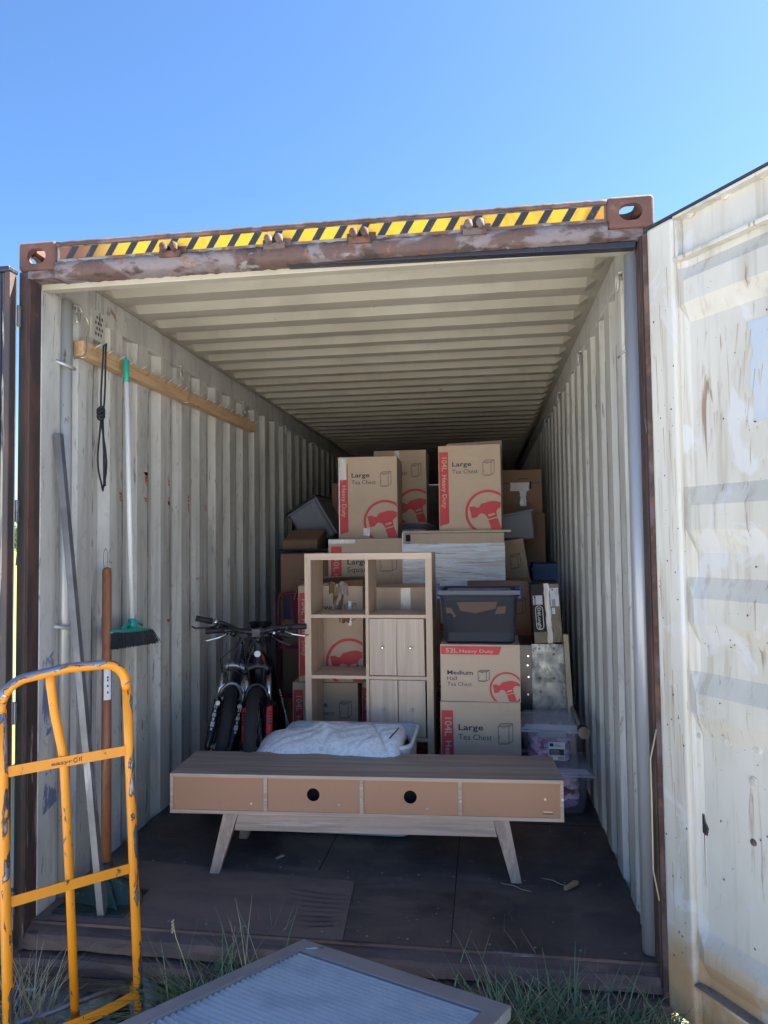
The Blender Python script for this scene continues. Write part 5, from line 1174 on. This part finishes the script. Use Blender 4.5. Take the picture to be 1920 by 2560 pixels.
for z in zs+[.06]:
    MB().box(xL, xM0, .002, SD, z-.0095, z+.0095).build('shelf_board', M['shelfh'], cs, bevel=.0008)
    MB().box(xM1, xR, .002, SD, z-.0095, z+.0095).build('shelf_board', M['shelfh'], cs, bevel=.0008)
for r_, (za, zb2) in enumerate(((zs[1], zs[0]), (zs[2], zs[1]))):
    z0, z1 = za+.014, zb2-.013; xm = (xM1+xR)/2-(.004 if r_ == 0 else .0)
    for k, (a, b) in enumerate(((xM1+.003, xm-.0022), (xm+.0022, xR-.009))):
        yo = -.003 if (k == 1 and r_ == 0) else .004
        d_ = MB().hexa([(a, yo, z0), (b, yo, z0), (b, yo+.016, z0), (a, yo+.016, z0)], [(a-(.004 if k == 1 and r_ == 0 else 0), yo, z1), (b-(.006 if k == 1 and r_ == 0 else 0), yo, z1), (b, yo+.016, z1), (a, yo+.016, z1)]).build('door', M['shelfdoor'], cs, bevel=.001)
        kx, kz = (a+b)/2-.001, (z0+z1)/2-.002
        MB().tube([(kx, yo, kz), (kx, yo-.006, kz), (kx, yo-.010, kz), (kx, yo-.019, kz), (kx, yo-.021, kz)], [.004, .004, .0085, .0078, .004], 14).build('knob', M['chrome'], d_)

# ------------------------------------------------------------------ bicycles (local: front wheel contact at origin, bike runs back along +y)
def bike(name, label, loc, rz, lean, steer, c):
    m4 = Matrix.Translation(loc) @ Matrix.Rotation(rz, 4, 'Z') @ Matrix.Rotation(lean, 4, 'Y')
    t = thing(name, label, 'bicycle', group='bicycles against the left wall', mat4=m4)
    Rw = .335; ax = Vector((0, .19, .62)); hd = Vector((0, .295, .0)) 
    th = R(19); up = Vector((0, math.sin(th), math.cos(th)))             # steering axis leans back
    f0 = Vector((0, .0, Rw)); crown = f0+up*.42+Vector((0, -.045, 0))*0; crown = Vector((0, .03, Rw))+up*.40
    hb_ = crown+up*.05; ht = crown+up*.17
    SM = Matrix.Translation(crown) @ Matrix.Rotation(steer, 4, up) @ Matrix.Translation(-crown)
    def wheel(cy, mx, disc):
        w_ = MB(); n = 48; mm_ = 12
        def tf_(u, v):
            a = 2*PI*u; b = 2*PI*v; kn = .0045*(1 if (round(u*96) % 2) else -1)*(1 if abs(math.cos(b)) < .95 and math.cos(b) > -.3 else 0)
            rr = Rw-.030+(.030+kn)*math.cos(b); return (.033*math.sin(b), cy+rr*math.cos(a), Rw+rr*math.sin(a))
        w_.grid(tf_, 97, 14, True, mx); wh = w_.build('wheel', M['tyre'], t)
        r_ = MB(); r_.tube([(0, cy+(Rw-.062)*math.cos(a), Rw+(Rw-.062)*math.sin(a)) for a in [2*PI*i/48 for i in range(48)]], .013, 8, closed=True, m=mx); r_.build('rim', M['gloss'], wh)
        h_ = MB(); h_.tube([(-.055, cy, Rw), (.055, cy, Rw)], .016, 10, m=mx)
        for i in range(28):
            a = 2*PI*i/28; s_ = -1 if i % 2 else 1
            h_.tube([(s_*.026, cy+.014*math.cos(a+.8), Rw+.014*math.sin(a+.8)), (0, cy+(Rw-.064)*math.cos(a), Rw+(Rw-.064)*math.sin(a))], .0012, 4, cap=False, m=mx)
        h_.build('hub', M['steel'], wh)
        if disc:
            d_ = MB(); d_.tube([(-.040, cy, Rw), (-.038, cy, Rw)], .08, 24, m=mx); d_.build('brake_disc', M['chrome'], wh)
    wheel(0, SM, c['disc']); wheel(1.09, None, c['disc'])
    for s in (-1, 1):
        lo_ = Vector((s*.062, 0, Rw)); hi = crown+Vector((s*.062, 0, 0)); md = lo_.lerp(hi, .62)
        MB().tube([lo_+Vector((0, -.0, -.03)), lo_, lo_.lerp(md, .3), md], [.014, .021, .022, .023], 12, m=SM).build('fork_leg', c['fork'], t)
        MB().tube([md, hi], .0155, 12, m=SM).build('stanchion', M['chrome'], t)
        dc = MB()
        if c['big']:
            for (ka, kb) in ((.18, .92),):
                p0, p1 = lo_.lerp(md, ka), lo_.lerp(md, kb)
                dc.grid(lambda u, v: p0.lerp(p1, v)+Vector((math.sin((u-.5)*1.5+s*.35)*.0245, -math.cos((u-.5)*1.5+s*.35)*.0245, 0)), 6, 2, True, SM)
            dc.build('fork_decal', M['bikered'], t)
            dc = MB()
            for j in range(5):
                p0, p1 = lo_.lerp(md, .55+j*.06), lo_.lerp(md, .585+j*.06)
                dc.grid(lambda u, v: p0.lerp(p1, v)+Vector((math.sin((u-.5)*.7+s*.35)*.0251, -math.cos((u-.5)*.7+s*.35)*.0251, 0)), 4, 2, True, SM)
            dc.build('fork_lettering', M['gloss'], t)
        else:
            for j, (ka, kb) in enumerate(((.35, .40), (.42, .53), (.55, .62), (.64, .72), (.74, .79), (.82, .90))):
                p0, p1 = lo_.lerp(md, ka), lo_.lerp(md, kb)
                dc.grid(lambda u, v: p0.lerp(p1, v)+Vector((math.sin((u-.5)*(.9 if j % 2 else .5)+s*.2)*.0242, -math.cos((u-.5)*(.9 if j % 2 else .5)+s*.2)*.0242, 0)), 5, 2, True, SM)
            dc.build('fork_decal', M['decal'], t)
    a_ = MB(); a_.tube([crown+Vector((-.062, 0, 0))+up*.02, crown+Vector((-.045, -.0, 0))+up*.045, crown+up*.052, crown+Vector((.045, 0, 0))+up*.045, crown+Vector((.062, 0, 0))+up*.02], .021, 12, m=SM)
    # arch over the tyre
    lz = .60; P_ = []
    for k in range(13):
        q = PI*k/12; l_ = Vector((0, -.02, Rw)).lerp(crown, .66); P_.append(l_+Vector((-.062*math.cos(q), -.02, .005+.085*math.sin(q))))
    a_.tube(P_, .011, 8, m=SM); a_.build('fork_crown', c['crown'], t)
    hdm = MB(); hdm.tube([crown+up*.05, crown+up*.06, crown+up*.17, crown+up*.18], [.028, .024, .024, .028], 14); hdm.tube([crown+up*.18, crown+up*.235], .018, 12)
    bb_ = Vector((0, .66, .30)); stp = Vector((0, .80, .72)); rr_ = Vector((0, 1.09, Rw))
    hdm.tube([crown+up*.155, stp+Vector((0, -.02, -.05))], .018, 12); hdm.tube([crown+up*.075, bb_], [.026, .024], 12); hdm.tube([bb_, stp], .017, 12)
    for s in (-1, 1):
        hdm.tube([bb_+Vector((s*.035, 0, 0)), rr_+Vector((s*.065, 0, 0))], .010, 8); hdm.tube([stp+Vector((s*.012, 0, -.04)), rr_+Vector((s*.065, 0, 0))], .009, 8)
    hdm.build('frame', c['frame'], t)
    if c['big']:
        pz = crown+up*.11
        MB().tube([pz+Vector((0, -.024, .012)), pz+Vector((0, -.030, .012))], [.020, .018], 14).build('head_badge', M['steel'], t)
        MB().tube([crown+up*.12+Vector((.021, .06, -.03)), crown+up*.1+Vector((.021, .22, -.10))], .012, 8).build('frame_decal', M['bikered'], t)
    bar = crown+up*.235; fwd = Vector((0, -.07, .0)); bc = bar+fwd+Vector((0, 0, .015))
    sm_ = MB(); sm_.tube([bar+up*-.02, bar+up*.03], .021, 12, m=SM); sm_.tube([bar+up*.005, bc], .018, 12, m=SM); sm_.box(-.024, .024, bc.y-.022, bc.y+.016, bc.z-.022, bc.z+.022, m=SM); sm_.build('stem', M['bikeblack'], t)
    hw = c['hw']
    pts = [bc+Vector((x, .10*abs(x)**2*1.6, .035*min(1, abs(x)/.12)*c['rise'])) for x in (-hw, -hw*.68, -.12, -.06, 0, .06, .12, hw*.68, hw)]
    MB().tube(pts, [.011, .011, .0125, .0155, .0158, .0155, .0125, .011, .011], 10, m=SM).build('handlebar', M['bikeblack'], t)
    for s in (-1, 1):
        e = pts[0] if s < 0 else pts[-1]; i_ = e.lerp(pts[1] if s < 0 else pts[-2], 1.0); 
        MB().tube([e, e+(i_-e)*.02, e+(i_-e)*.5, e+(i_-e)*1.05], [.0185, .0172, .0165, .0175], 12, m=SM).build('grip', M['grip'], t)
        cl = e+(i_-e)*1.25
        MB().tube([cl+Vector((-s*.012, 0, 0)), cl+Vector((s*.012, 0, 0))], .0195, 10, m=SM).build('brake_clamp', M['chrome'] if not c['big'] else M['gloss'], t)
        MB().tube([cl+Vector((-s*.01, -.02, -.012)), cl+Vector((0, -.042, -.022)), cl+Vector((s*.04, -.058, -.034)), cl+Vector((s*.10, -.062, -.046)), cl+Vector((s*.125, -.058, -.040))], [.008, .0075, .0065, .006, .005], 8, m=SM).build('brake_lever', M['chrome'] if c['lev'] else M['gloss'], t)
        MB().tube([cl+Vector((-s*.03, -.014, -.012)), cl+Vector((-s*.055, -.02, -.024))], .017, 10, m=SM).build('shifter', M['gloss'], t)
        for j in range(2):
            MB().tube([cl+Vector((-s*.03, -.02, -.01)), cl+Vector((-s*.09, -.07-.02*j, .01-.02*j)), cl+Vector((-s*.17, -.10-.02*j, -.05)), Vector((-s*.05*(1+j), bc.y-.05-.02*j, bc.z-.16)), Vector((-s*.035, .06+.1*j, bc.z-.27-.05*j))], .0026, 6, m=SM).build('cable', M['bikeblack'], t)
    if c['vb']:
        for s in (-1, 1):
            bz_ = Vector((s*.064, -.02, Rw)).lerp(crown+Vector((s*.060, -.03, 0)), .60)
            MB().tube([bz_, bz_+Vector((s*.012, -.018, .03)), bz_+Vector((s*.006, -.02, .085)), bz_+Vector((-s*.018, -.02, .115))], [.011, .010, .008, .006], 8, m=SM).build('brake_arm', M['chrome'], t)
            MB().tube([bz_+Vector((0, -.022, .0)), bz_+Vector((0, -.034, .0))], .013, 10, m=SM).build('brake_pivot', M['screw'], t)
        MB().tube([crown+Vector((-.055, -.03, .02)), crown+Vector((0, -.045, .03)), crown+Vector((.05, -.03, .0))], .0035, 6, m=SM).build('cable', M['bikeblack'], t)
    sd_ = stp+Vector((0, .055, .17)); MB().tube([stp+Vector((0, -.01, -.03)), sd_], .0135, 10).build('seat_post', M['gloss'], t)
    mb = MB()
    def sdl(u, v):
        a = 2*PI*v; y = sd_.y-.15+.27*u; w_ = .022+.052*max(0, (u-.35)/.65)**1.3; e = math.sin(PI*min(max(u, .03), .97))**.35
        return (w_*e*math.cos(a), y, sd_.z+.028+.018*e*math.sin(a)+.012*(u-.5)**2)
    mb.grid(sdl, 16, 14); mb.build('saddle', M['grip'], t)
    cr = MB(); cr.tube([bb_+Vector((-.05, 0, 0)), bb_+Vector((.05, 0, 0))], .02, 12); cr.tube([bb_+Vector((.048, 0, 0)), bb_+Vector((.051, 0, 0))], .085, 24)
    for s in (-1, 1):
        cr.tube([bb_+Vector((s*.056, 0, 0)), bb_+Vector((s*.066, -s*.10, -s*.13))], [.012, .010], 8)
    cr.build('crankset', M['gloss'], t)
    for s in (-1, 1):
        p_ = bb_+Vector((s*.066, -s*.10, -s*.13)); MB().box(*sorted((p_.x+s*.01, p_.x+s*.10)), p_.y-.045, p_.y+.045, p_.z-.010, p_.z+.010).build('pedal', M['steel'], t, bevel=.004)
    ch = MB(); ch.tube([bb_+Vector((.052, 0, .08)), rr_+Vector((.052, 0, .035)), rr_+Vector((.052, .03, 0)), rr_+Vector((.052, .0, -.10)), bb_+Vector((.052, 0, -.08))], .0035, 6); ch.build('chain', M['steel'], t)
    return t
wx = on_y(563, 1540, 1.16).x
bike('bicycle', 'black mountain bike with red fork decals facing out nearest the cube shelf', (wx-.028, 1.20, F), R(14), R(-1), R(-2),
     dict(disc=True, big=True, fork=M['bikeblack'], crown=M['bikeblack'], frame=M['bikeblack'], rise=.6, hw=.285, lev=True, vb=False))
wx2 = on_y(503, 1540, 1.22).x
bike('bicycle', 'black bicycle with silver rim brakes and white fork lettering, nearest the left wall', (wx2-.150, 1.24, F), R(12), R(10), R(8),
     dict(disc=False, big=False, fork=M['gloss'], crown=M['steel'], frame=M['gloss'], rise=1.0, hw=.285, lev=False, vb=True))
# beaded chain lock hanging behind
mb = MB(); q0 = on_y(604, 1490, 1.5); q1 = on_y(640, 1610, 1.5)
for i in range(30):
    p = q0.lerp(q1, i/29)+Vector((0, 0, -.03*math.sin(PI*i/29))); mb.tube([p, p+Vector((.002, 0, -.006))], [.0034, .0034], 6)
for i in range(12):
    p = q0+Vector((.03, 0, -.12)); p = p.lerp(q1+Vector((-.05, 0, .06)), i/11); mb.tube([p, p+Vector((.002, 0, -.005))], [.003, .003], 6)
o = mb.build('bead_chain', M['decal']); recenter(o, q1); tag(o, 'string of tiny white beads hanging between the front bicycle and the cube shelf', 'bead string')
o = MB(); 
p = on_y(655/1, 1412, 1.5)

# ------------------------------------------------------------------ hand truck in front
BLp = Vector((-.944, -.385, -.02)); TLp = Vector((-.950, -.440, 1.235)); BRp = Vector((-.652, -.085, -.03)); TRp = Vector((-.664, -.168, 1.262))
ht_ = thing('hand_truck', 'chipped orange tubular hand truck standing on the ground left of the opening', 'hand truck', (-.80, -.24, -.11))
r = .0165
def HL(k): return BLp.lerp(TLp, k)
def HR(k): return BRp.lerp(TRp, k)
wd = (TRp-TLp)
arch = [HL(.93)]; 
for k in range(9):
    a = PI/2*k/8; arch.append(TLp+wd.normalized()*(.085*(1-math.cos(a)))+Vector((0, 0, -.085+.085*math.sin(a)))+Vector((0, 0, .010)))
arch += [TLp.lerp(TRp, .5)+Vector((0, 0, .018))]
for k in range(9):
    a = PI/2*(1-k/8); arch.append(TRp-wd.normalized()*(.085*(1-math.cos(a)))+Vector((0, 0, -.085+.085*math.sin(a)))+Vector((0, 0, .010)))
arch += [HR(.93)]
MB().tube([HL(0), HL(.25), HL(.5), HL(.75), HL(.93)], r, 16).build('upright', M['wornside'], ht_, world=True)
MB().tube([HR(0), HR(.25), HR(.5), HR(.75), HR(.93)], r, 16).build('upright', M['wornside'], ht_, world=True)
MB().tube(arch, r, 18).build('handle', M['wornarch'], ht_, world=True)
nb = Vector((-wd.y, wd.x, 0)).normalized()*-1      # towards the camera side
if nb.dot(EYE-TLp) < 0: nb = -nb
cbk = -nb*.018
MB().tube([TLp.lerp(TRp, .37)+Vector((0, 0, .012)), HL(.97).lerp(HR(.97), .38)+cbk*.3, HL(.90).lerp(HR(.90), .405)+cbk, HL(.80).lerp(HR(.80), .455)+cbk, HL(.74).lerp(HR(.74), .47)+cbk, HL(.4).lerp(HR(.4), .485)+cbk, HL(0.02).lerp(HR(0.02), .495)+cbk], .0145, 14).build('centre_bar', M['orange'], ht_, world=True)
def crossbar(z, hgt, bow, nm='cross_bar'):
    kl = (z-BLp.z)/(TLp.z-BLp.z); a = HL(kl); kr = (z-BRp.z)/(TRp.z-BRp.z); b = HR(kr)
    mb = MB(); n = 14
    def P_(t, dz_, dn): q = a.lerp(b, t); q = q+nb*(bow*math.sin(PI*t)*-1+dn); return (q.x, q.y, z+dz_)
    for i in range(n):
        t0, t1_ = i/n, (i+1)/n
        mb.hexa([P_(t0, -hgt/2, .004), P_(t1_, -hgt/2, .004), P_(t1_, -hgt/2, -.0), P_(t0, -hgt/2, -.0)], [P_(t0, hgt/2, .004), P_(t1_, hgt/2, .004), P_(t1_, hgt/2, -.0), P_(t0, hgt/2, -.0)])
    o = mb.build(nm, M['orange'], ht_, world=True); return P_
P1 = crossbar(.952, .034, .002); crossbar(.53, .034, .003); crossbar(.075, .034, -.03)
mb = MB()
def tfn(u, v): q = P1(.36+u, v, .0055); return q
put_text(mb, 'easyr', tfn, 0, -.007, .165, .0125, .006)
for i in range(16):
    a0, a1 = 2*PI*i/18+.9, 2*PI*(i+1)/18+.9
    mb.add([tfn(.190+.017*math.cos(a0), -.001+.0085*math.sin(a0)), tfn(.190+.017*math.cos(a1), -.001+.0085*math.sin(a1)), tfn(.190+.011*math.cos(a1), -.001+.0055*math.sin(a1)), tfn(.190+.011*math.cos(a0), -.001+.0055*math.sin(a0))], [(0, 1, 2, 3)])
line(mb, tfn, (.195, .002), (.207, .011), .003)
put_text(mb, 'll', tfn, .218, -.007, .022, .0150, .006)
mb.build('lettering', M['ink'], ht_, world=True)
MB().tube([HL(.07)-nb*.10-wd.normalized()*.02, HR(.07)-nb*.10+wd.normalized()*.02], .010, 10).build('axle', M['steel'], ht_, world=True)
for sgn, Pw in ((-1, HL(.07)), (1, HR(.07))):
    c_ = Vector((Pw.x, Pw.y, 0))-nb*.10+wd.normalized()*.045*sgn; c_.z = -.005; ax_ = wd.normalized()
    mb = MB(); e1 = Vector((0, 0, 1)); e2 = ax_.cross(e1)
    def wf(u, v):
        a = 2*PI*u; b = 2*PI*v; kk = (.0035 if (round(u*72) % 4) else -.002) if math.cos(b) > .2 else 0
        rr = .075+(.034+kk)*math.copysign(abs(math.cos(b))**.6, math.cos(b)); return c_+(e1*math.cos(a)+e2*math.sin(a))*rr+ax_*(.032*math.copysign(abs(math.sin(b))**.6, math.sin(b)))
    mb.grid(wf, 73, 17); wh = mb.build('wheel', M['greytub2'], ht_, world=True)
    MB().tube([c_-ax_*.02, c_+ax_*.02], .055, 20).build('hub', M['orange'], wh, world=True)
    MB().hexa([Pw+nb*.0+Vector((0, 0, -.05)), Pw+ax_*.004+Vector((0, 0, -.05)), Pw+ax_*.004-nb*.11+Vector((0, 0, -.05)), Pw-nb*.11+Vector((0, 0, -.05))], [Pw+Vector((0, 0, .05)), Pw+ax_*.004+Vector((0, 0, .05)), Pw+ax_*.004-nb*.11, Pw-nb*.11]).build('axle_bracket', M['orange'], ht_, world=True)
tz_ = -.105
MB().hexa([HL(0)+Vector((0, 0, -.075)), HR(0)+Vector((0, 0, -.065)), HR(0)+nb*.20+Vector((0, 0, -.065)), HL(0)+nb*.20+Vector((0, 0, -.075))], [HL(0)+Vector((0, 0, -.070)), HR(0)+Vector((0, 0, -.060)), HR(0)+nb*.20+Vector((0, 0, -.060)), HL(0)+nb*.20+Vector((0, 0, -.070))]).build('toe_plate', M['orange'], ht_, world=True)
for q in (HL(0), HR(0)): MB().tube([q, q+Vector((0, 0, -.065))], r, 12).build('upright', M['orange'], ht_, world=True)

# ------------------------------------------------------------------ ribbed aluminium ramp in the foreground
Ac = on_z(655, 2028, .262); Bc = on_z(1105, 2172, .262)
e1 = (Bc-Ac).normalized(); c1v = None
best = None
for i in range(400):                       # far end of the left edge: slope that makes the corner square
    z = .262+i*.0015; q = on_z(250, 2212, z); d_ = (q-Ac).normalized().dot(e1)
    if best is None or abs(d_) < best[0]: best = (abs(d_), q)
e2 = (best[1]-Ac).normalized(); e3 = e1.cross(e2)
if e3.z < 0: e3 = -e3
RW = (Bc-Ac).length; RL = 1.55
rp4 = Matrix((e1, e2, e3)).transposed().to_4x4(); rp4.translation = Ac
ramp = thing('loading_ramp', 'ribbed grey aluminium loading ramp with its corner at the container sill', 'ramp', mat4=rp4)
MB().box(0, RW, 0, .095, -.038, 0).build('end_rail', M['alu2'], ramp, bevel=.003)
MB().box(0, .050, .0955, RL, -.038, 0).build('side_rail', M['alu2'], ramp, bevel=.003)
MB().box(.0505, .058, .10, RL, -.012, .005).build('weld_bead', M['alu2'], ramp, bevel=.002)
MB().box(RW-.060, RW, .0955, RL, -.038, 0).build('side_rail', M['alu2'], ramp, bevel=.003)
mb = MB(); p_ = .0245; y = .10; prof = []
while y < RL: prof += [(y, -.009), (y+.010, -.009), (y+.0135, -.0015), (y+.0205, -.0015)]; y += p_
for i in range(len(prof)-1):
    (ya, za), (yb, zb2) = prof[i], prof[i+1]; mb.add([(.060, ya, za), (RW-.0605, ya, za), (RW-.0605, yb, zb2), (.060, yb, zb2)], [(0, 1, 2, 3)])
mb.build('ribbed_deck', M['alu'], ramp)
MB().box(.0, RW, .03, RL, -.045, -.038).build('under_frame', M['alu2'], ramp)
mb = MB(); mb.tube([(.062, .075, .001), (.085, .045, .0015), (.10, .02, .001)], .0025, 6); mb.build('weld_seam', M['chrome'], ramp)

# ------------------------------------------------------------------ small things on the floor and ground
def stick(name, label, cat, a, b, z, r_, m, w2=None):
    p0, p1 = on_z(*a, z+r_), on_z(*b, z+r_); o = MB(); d_ = (p1-p0); sd2 = Vector((-d_.y, d_.x, 0)).normalized()
    if w2:
        o.hexa([p0-sd2*w2*.5-Vector((0, 0, r_)), p0+sd2*w2*.3-Vector((0, 0, r_)), p1+sd2*w2-Vector((0, 0, r_)), p1-sd2*w2*.4-Vector((0, 0, r_))][::-1], [p0-sd2*w2*.5+Vector((0, 0, r_)), p0+sd2*w2*.3+Vector((0, 0, r_)), p1+sd2*w2+Vector((0, 0, r_)), p1-sd2*w2*.4+Vector((0, 0, r_*1.6))][::-1])
    else: o.tube([p0, p0.lerp(p1, .4)+sd2*.006+Vector((0, 0, .002)), p0.lerp(p1, .7)-sd2*.004, p1], r_, 6)
    o = o.build(name, M[m]); recenter(o, p0); tag(o, label, cat); return o
stick('wood_chip', 'split wood chip on the dark floor right of the media unit leg', 'wood chip', (1220, 1920), (1247, 1907), F+.002, .006, 'woodchip', .017)
stick('straw', 'thin straw lying against the foot of the media unit\'s right leg', 'straw', (1082, 1908), (1148, 1926), F, .0014, 'straw')
stick('straw', 'thin straw lying just left of the split wood chip', 'straw', (1170, 1897), (1228, 1914), F, .0014, 'straw')
stick('leaf', 'dry curled leaf on the floor under the media unit', 'leaf', (596, 1854), (613, 1848), F, .003, 'straw', .012)
random.seed(21)
mb = MB()
for i in range(120):
    x = random.uniform(-1.1, 1.1); y = random.uniform(.08, 1.0)
    r_ = random.uniform(.0015, .005)
    a = random.random()*6; mb.add([(x+r_*math.cos(a), y+r_*math.sin(a), F), (x+r_*math.cos(a+2), y+r_*math.sin(a+2), F+.001), (x+r_*math.cos(a+4), y+r_*math.sin(a+4), F+.002)], [(0, 1, 2)])
tag(mb.build('floor_litter', M['straw']), 'tiny pale crumbs scattered over the container floor', 'litter', kind='stuff')
mb = MB(); vts = []
cb_ = thing('concrete_block', 'rough concrete block chocked under the left front corner of the container', 'concrete block', (-1.0, -.02, -.16), R(-14))
MB().hexa([(-.13, -.20, -.08), (.06, -.22, -.08), (.10, .30, -.08), (-.13, .30, -.08)], [(-.125, -.17, .115), (.055, -.19, .105), (.095, .30, .115), (-.125, .30, .118)]).build('block', M['concrete'], cb_, bevel=.012, seg=3)
o = MB().hexa([(1.02, .02, -.16), (1.2, .02, -.16), (1.2, .4, -.16), (1.02, .4, -.16)], [(1.03, .03, -.002), (1.19, .03, -.002), (1.19, .4, -.002), (1.03, .4, -.002)]).build('concrete_block', M['concrete'], bevel=.012, seg=3)
recenter(o, (1.1, .2, -.16)); tag(o, 'concrete block under the right front corner of the container, behind grass', 'concrete block')

# grass
def blades(mb, cx_, cy_, rx_, ry_, n, hmin, hmax, wid, bend, seed, dirb=None, z0=None):
    random.seed(seed)
    for i in range(n):
        a = random.random()*2*PI; q = math.sqrt(random.random()); x = cx_+rx_*q*math.cos(a); y = cy_+ry_*q*math.sin(a)
        h_ = random.uniform(hmin, hmax); b = random.random()*2*PI if dirb is None else dirb+random.gauss(0, .8); bd = bend*random.uniform(.3, 1.3)*h_
        ww_ = wid*random.uniform(.6, 1.3); px_, py_ = -math.sin(b), math.cos(b); k = 5; v = []
        zz = (gz(x, y) if z0 is None else z0)
        for j in range(k+1):
            t = j/k; ex = x+math.cos(b)*bd*t**1.8; ey = y+math.sin(b)*bd*t**1.8; ez = zz+h_*(t-.38*t**2.6*min(1.5, bd/h_*1.4)); w_ = ww_*(1-t**1.7)*.5+.0003
            v += [(ex-px_*w_, ey-py_*w_, ez), (ex+px_*w_, ey+py_*w_, ez)]
        mb.add(v, [(2*j, 2*j+1, 2*j+3, 2*j+2) for j in range(k)], True)
mb = MB()
for cx_, cy_, rx_, ry_, n, h0_, h1_, s in ((.78, -.18, .24, .10, 2300, .24, .50, 1), (1.06, -.18, .14, .10, 1100, .22, .44, 2), (.50, -.08, .10, .05, 70, .30, .50, 3), (-.40, -.11, .10, .06, 480, .30, .52, 4), (-.22, -.07, .09, .04, 160, .36, .58, 5), (.95, -.50, .30, .20, 700, .12, .26, 6), (-1.12, -.14, .10, .10, 60, .1, .26, 7), (-.55, -.10, .06, .05, 50, .12, .25, 8), (1.3, -.5, .3, .4, 700, .05, .2, 9), (.85, -.14, .4, .08, 900, .06, .2, 41)):
    blades(mb, cx_, cy_, rx_, ry_, n, h0_, h1_, .008, 1.15, s)
tag(mb.build('grass', M['grass']), 'green grass clumps growing along the container sill', 'grass', kind='stuff')
mb = MB()
for cx_, cy_, rx_, ry_, n, h0_, h1_, bd, s in ((1.04, -.20, .18, .12, 1000, .24, .50, 1.7, 11), (.76, -.20, .26, .10, 620, .28, .54, 1.7, 12), (-1.02, -.24, .12, .08, 170, .18, .50, .6, 13), (-.30, -.10, .18, .06, 26, .34, .60, .5, 14), (-.50, -.12, .08, .04, 8, .3, .52, .4, 15), (1.3, -.5, .3, .35, 450, .06, .24, 1.2, 16), (.6, -.1, .2, .06, 40, .25, .44, 1.3, 17), (.9, -.24, .35, .12, 700, .08, .24, 1.9, 42), (-1.1, -.5, .2, .2, 100, .03, .12, 1.4, 18)):
    blades(mb, cx_, cy_, rx_, ry_, n, h0_, h1_, .0042, bd, s)
tag(mb.build('dry_grass', M['straw']), 'dry straw coloured stems tangled through the green grass by the sill', 'dry grass', kind='stuff')
mb = MB(); q = on_y(373, 1990, -.10); q2 = on_y(398, 2075, -.10); q3 = on_y(412, 2120, -.10)
mb.tube([q3+Vector((0, 0, -.25)), q3, q2, q2.lerp(q, .6)+Vector((-.006, 0, 0)), q], .0016, 6)
for k in range(8): mb.tube([q+Vector((0, 0, -.006*k)), q+Vector((.004*(-1)**k, 0, .006-.006*k))], [.002, .003], 6)
o = mb.build('weed_stem', M['straw']); recenter(o, q3+Vector((0, 0, -.25))); tag(o, 'single tall dry weed stem with a seed head left of the ramp corner', 'weed')
mb = MB(); s1_ = on_x(1405, 1600, 1.185); 
pts = [on_y(1418, 1575, -.03), on_y(1405, 1640, -.05), on_y(1408, 1740, -.05), on_y(1411, 1880, -.05), on_y(1424, 1945, -.05)]
mb.tube(pts, .0026, 6); o = mb.build('dry_vine', M['straw']); recenter(o, pts[-1]); tag(o, 'long dry grass stem caught on the rusty right post', 'dry stem')

# far field: trees seen through the gap at the left hinge
def tree(x, y, h_, rad, seed, label):
    t = thing('tree', label, 'tree', (x, y, gz(x, y)-.3), 0, 'distant trees beyond the field'); random.seed(seed)
    mb = MB(); mb.tube([(0, 0, 0), (.1, 0, h_*.3), (0, .1, h_*.55), (.1, .1, h_*.8)], [h_*.03, h_*.024, h_*.015, h_*.006], 8)
    for k in range(6):
        a = k*1.1; mb.tube([(0, 0, h_*(.3+.06*k)), (rad*.6*math.cos(a), rad*.6*math.sin(a), h_*(.5+.06*k))], [h_*.011, h_*.004], 6)
    mb.build('trunk', M['bark'], t); mb = MB()
    cl_ = [(random.gauss(0, rad*.45), random.gauss(0, rad*.45), h_*random.uniform(.42, .95), rad*random.uniform(.22, .42)) for _ in range(22)]
    for c_ in cl_:
        for i in range(130):
            v = Vector((random.gauss(0, 1), random.gauss(0, 1), random.gauss(0, .8))).normalized()*c_[3]*random.uniform(.5, 1); p = Vector(c_[:3])+v; s_ = rad*.05
            d1_ = Vector((random.uniform(-1, 1), random.uniform(-1, 1), random.uniform(-1, 1)))*s_; d2_ = Vector((random.uniform(-1, 1), random.uniform(-1, 1), random.uniform(-1, 1)))*s_
            mb.add([p, p+d1_, p+d1_+d2_, p+d2_], [(0, 1, 2, 3)])
    mb.build('crown', M['leaf'], t)
g0 = on_z(38, 1250, -.12)
for i, (a, dist, h_, rad, lb_) in enumerate(((36, 75, 4.2, 2.4, 'rounded distant tree seen through the hinge gap at the left, nearest of three'), (20, 95, 5.5, 3.2, 'taller distant tree behind the left door leaf'), (60, 110, 5.0, 3.0, 'distant tree far beyond the container\'s left wall'))):
    d_ = ray(a, 1170); p = EYE+d_*dist; tree(p.x, p.y, h_, rad, 31+i, lb_)
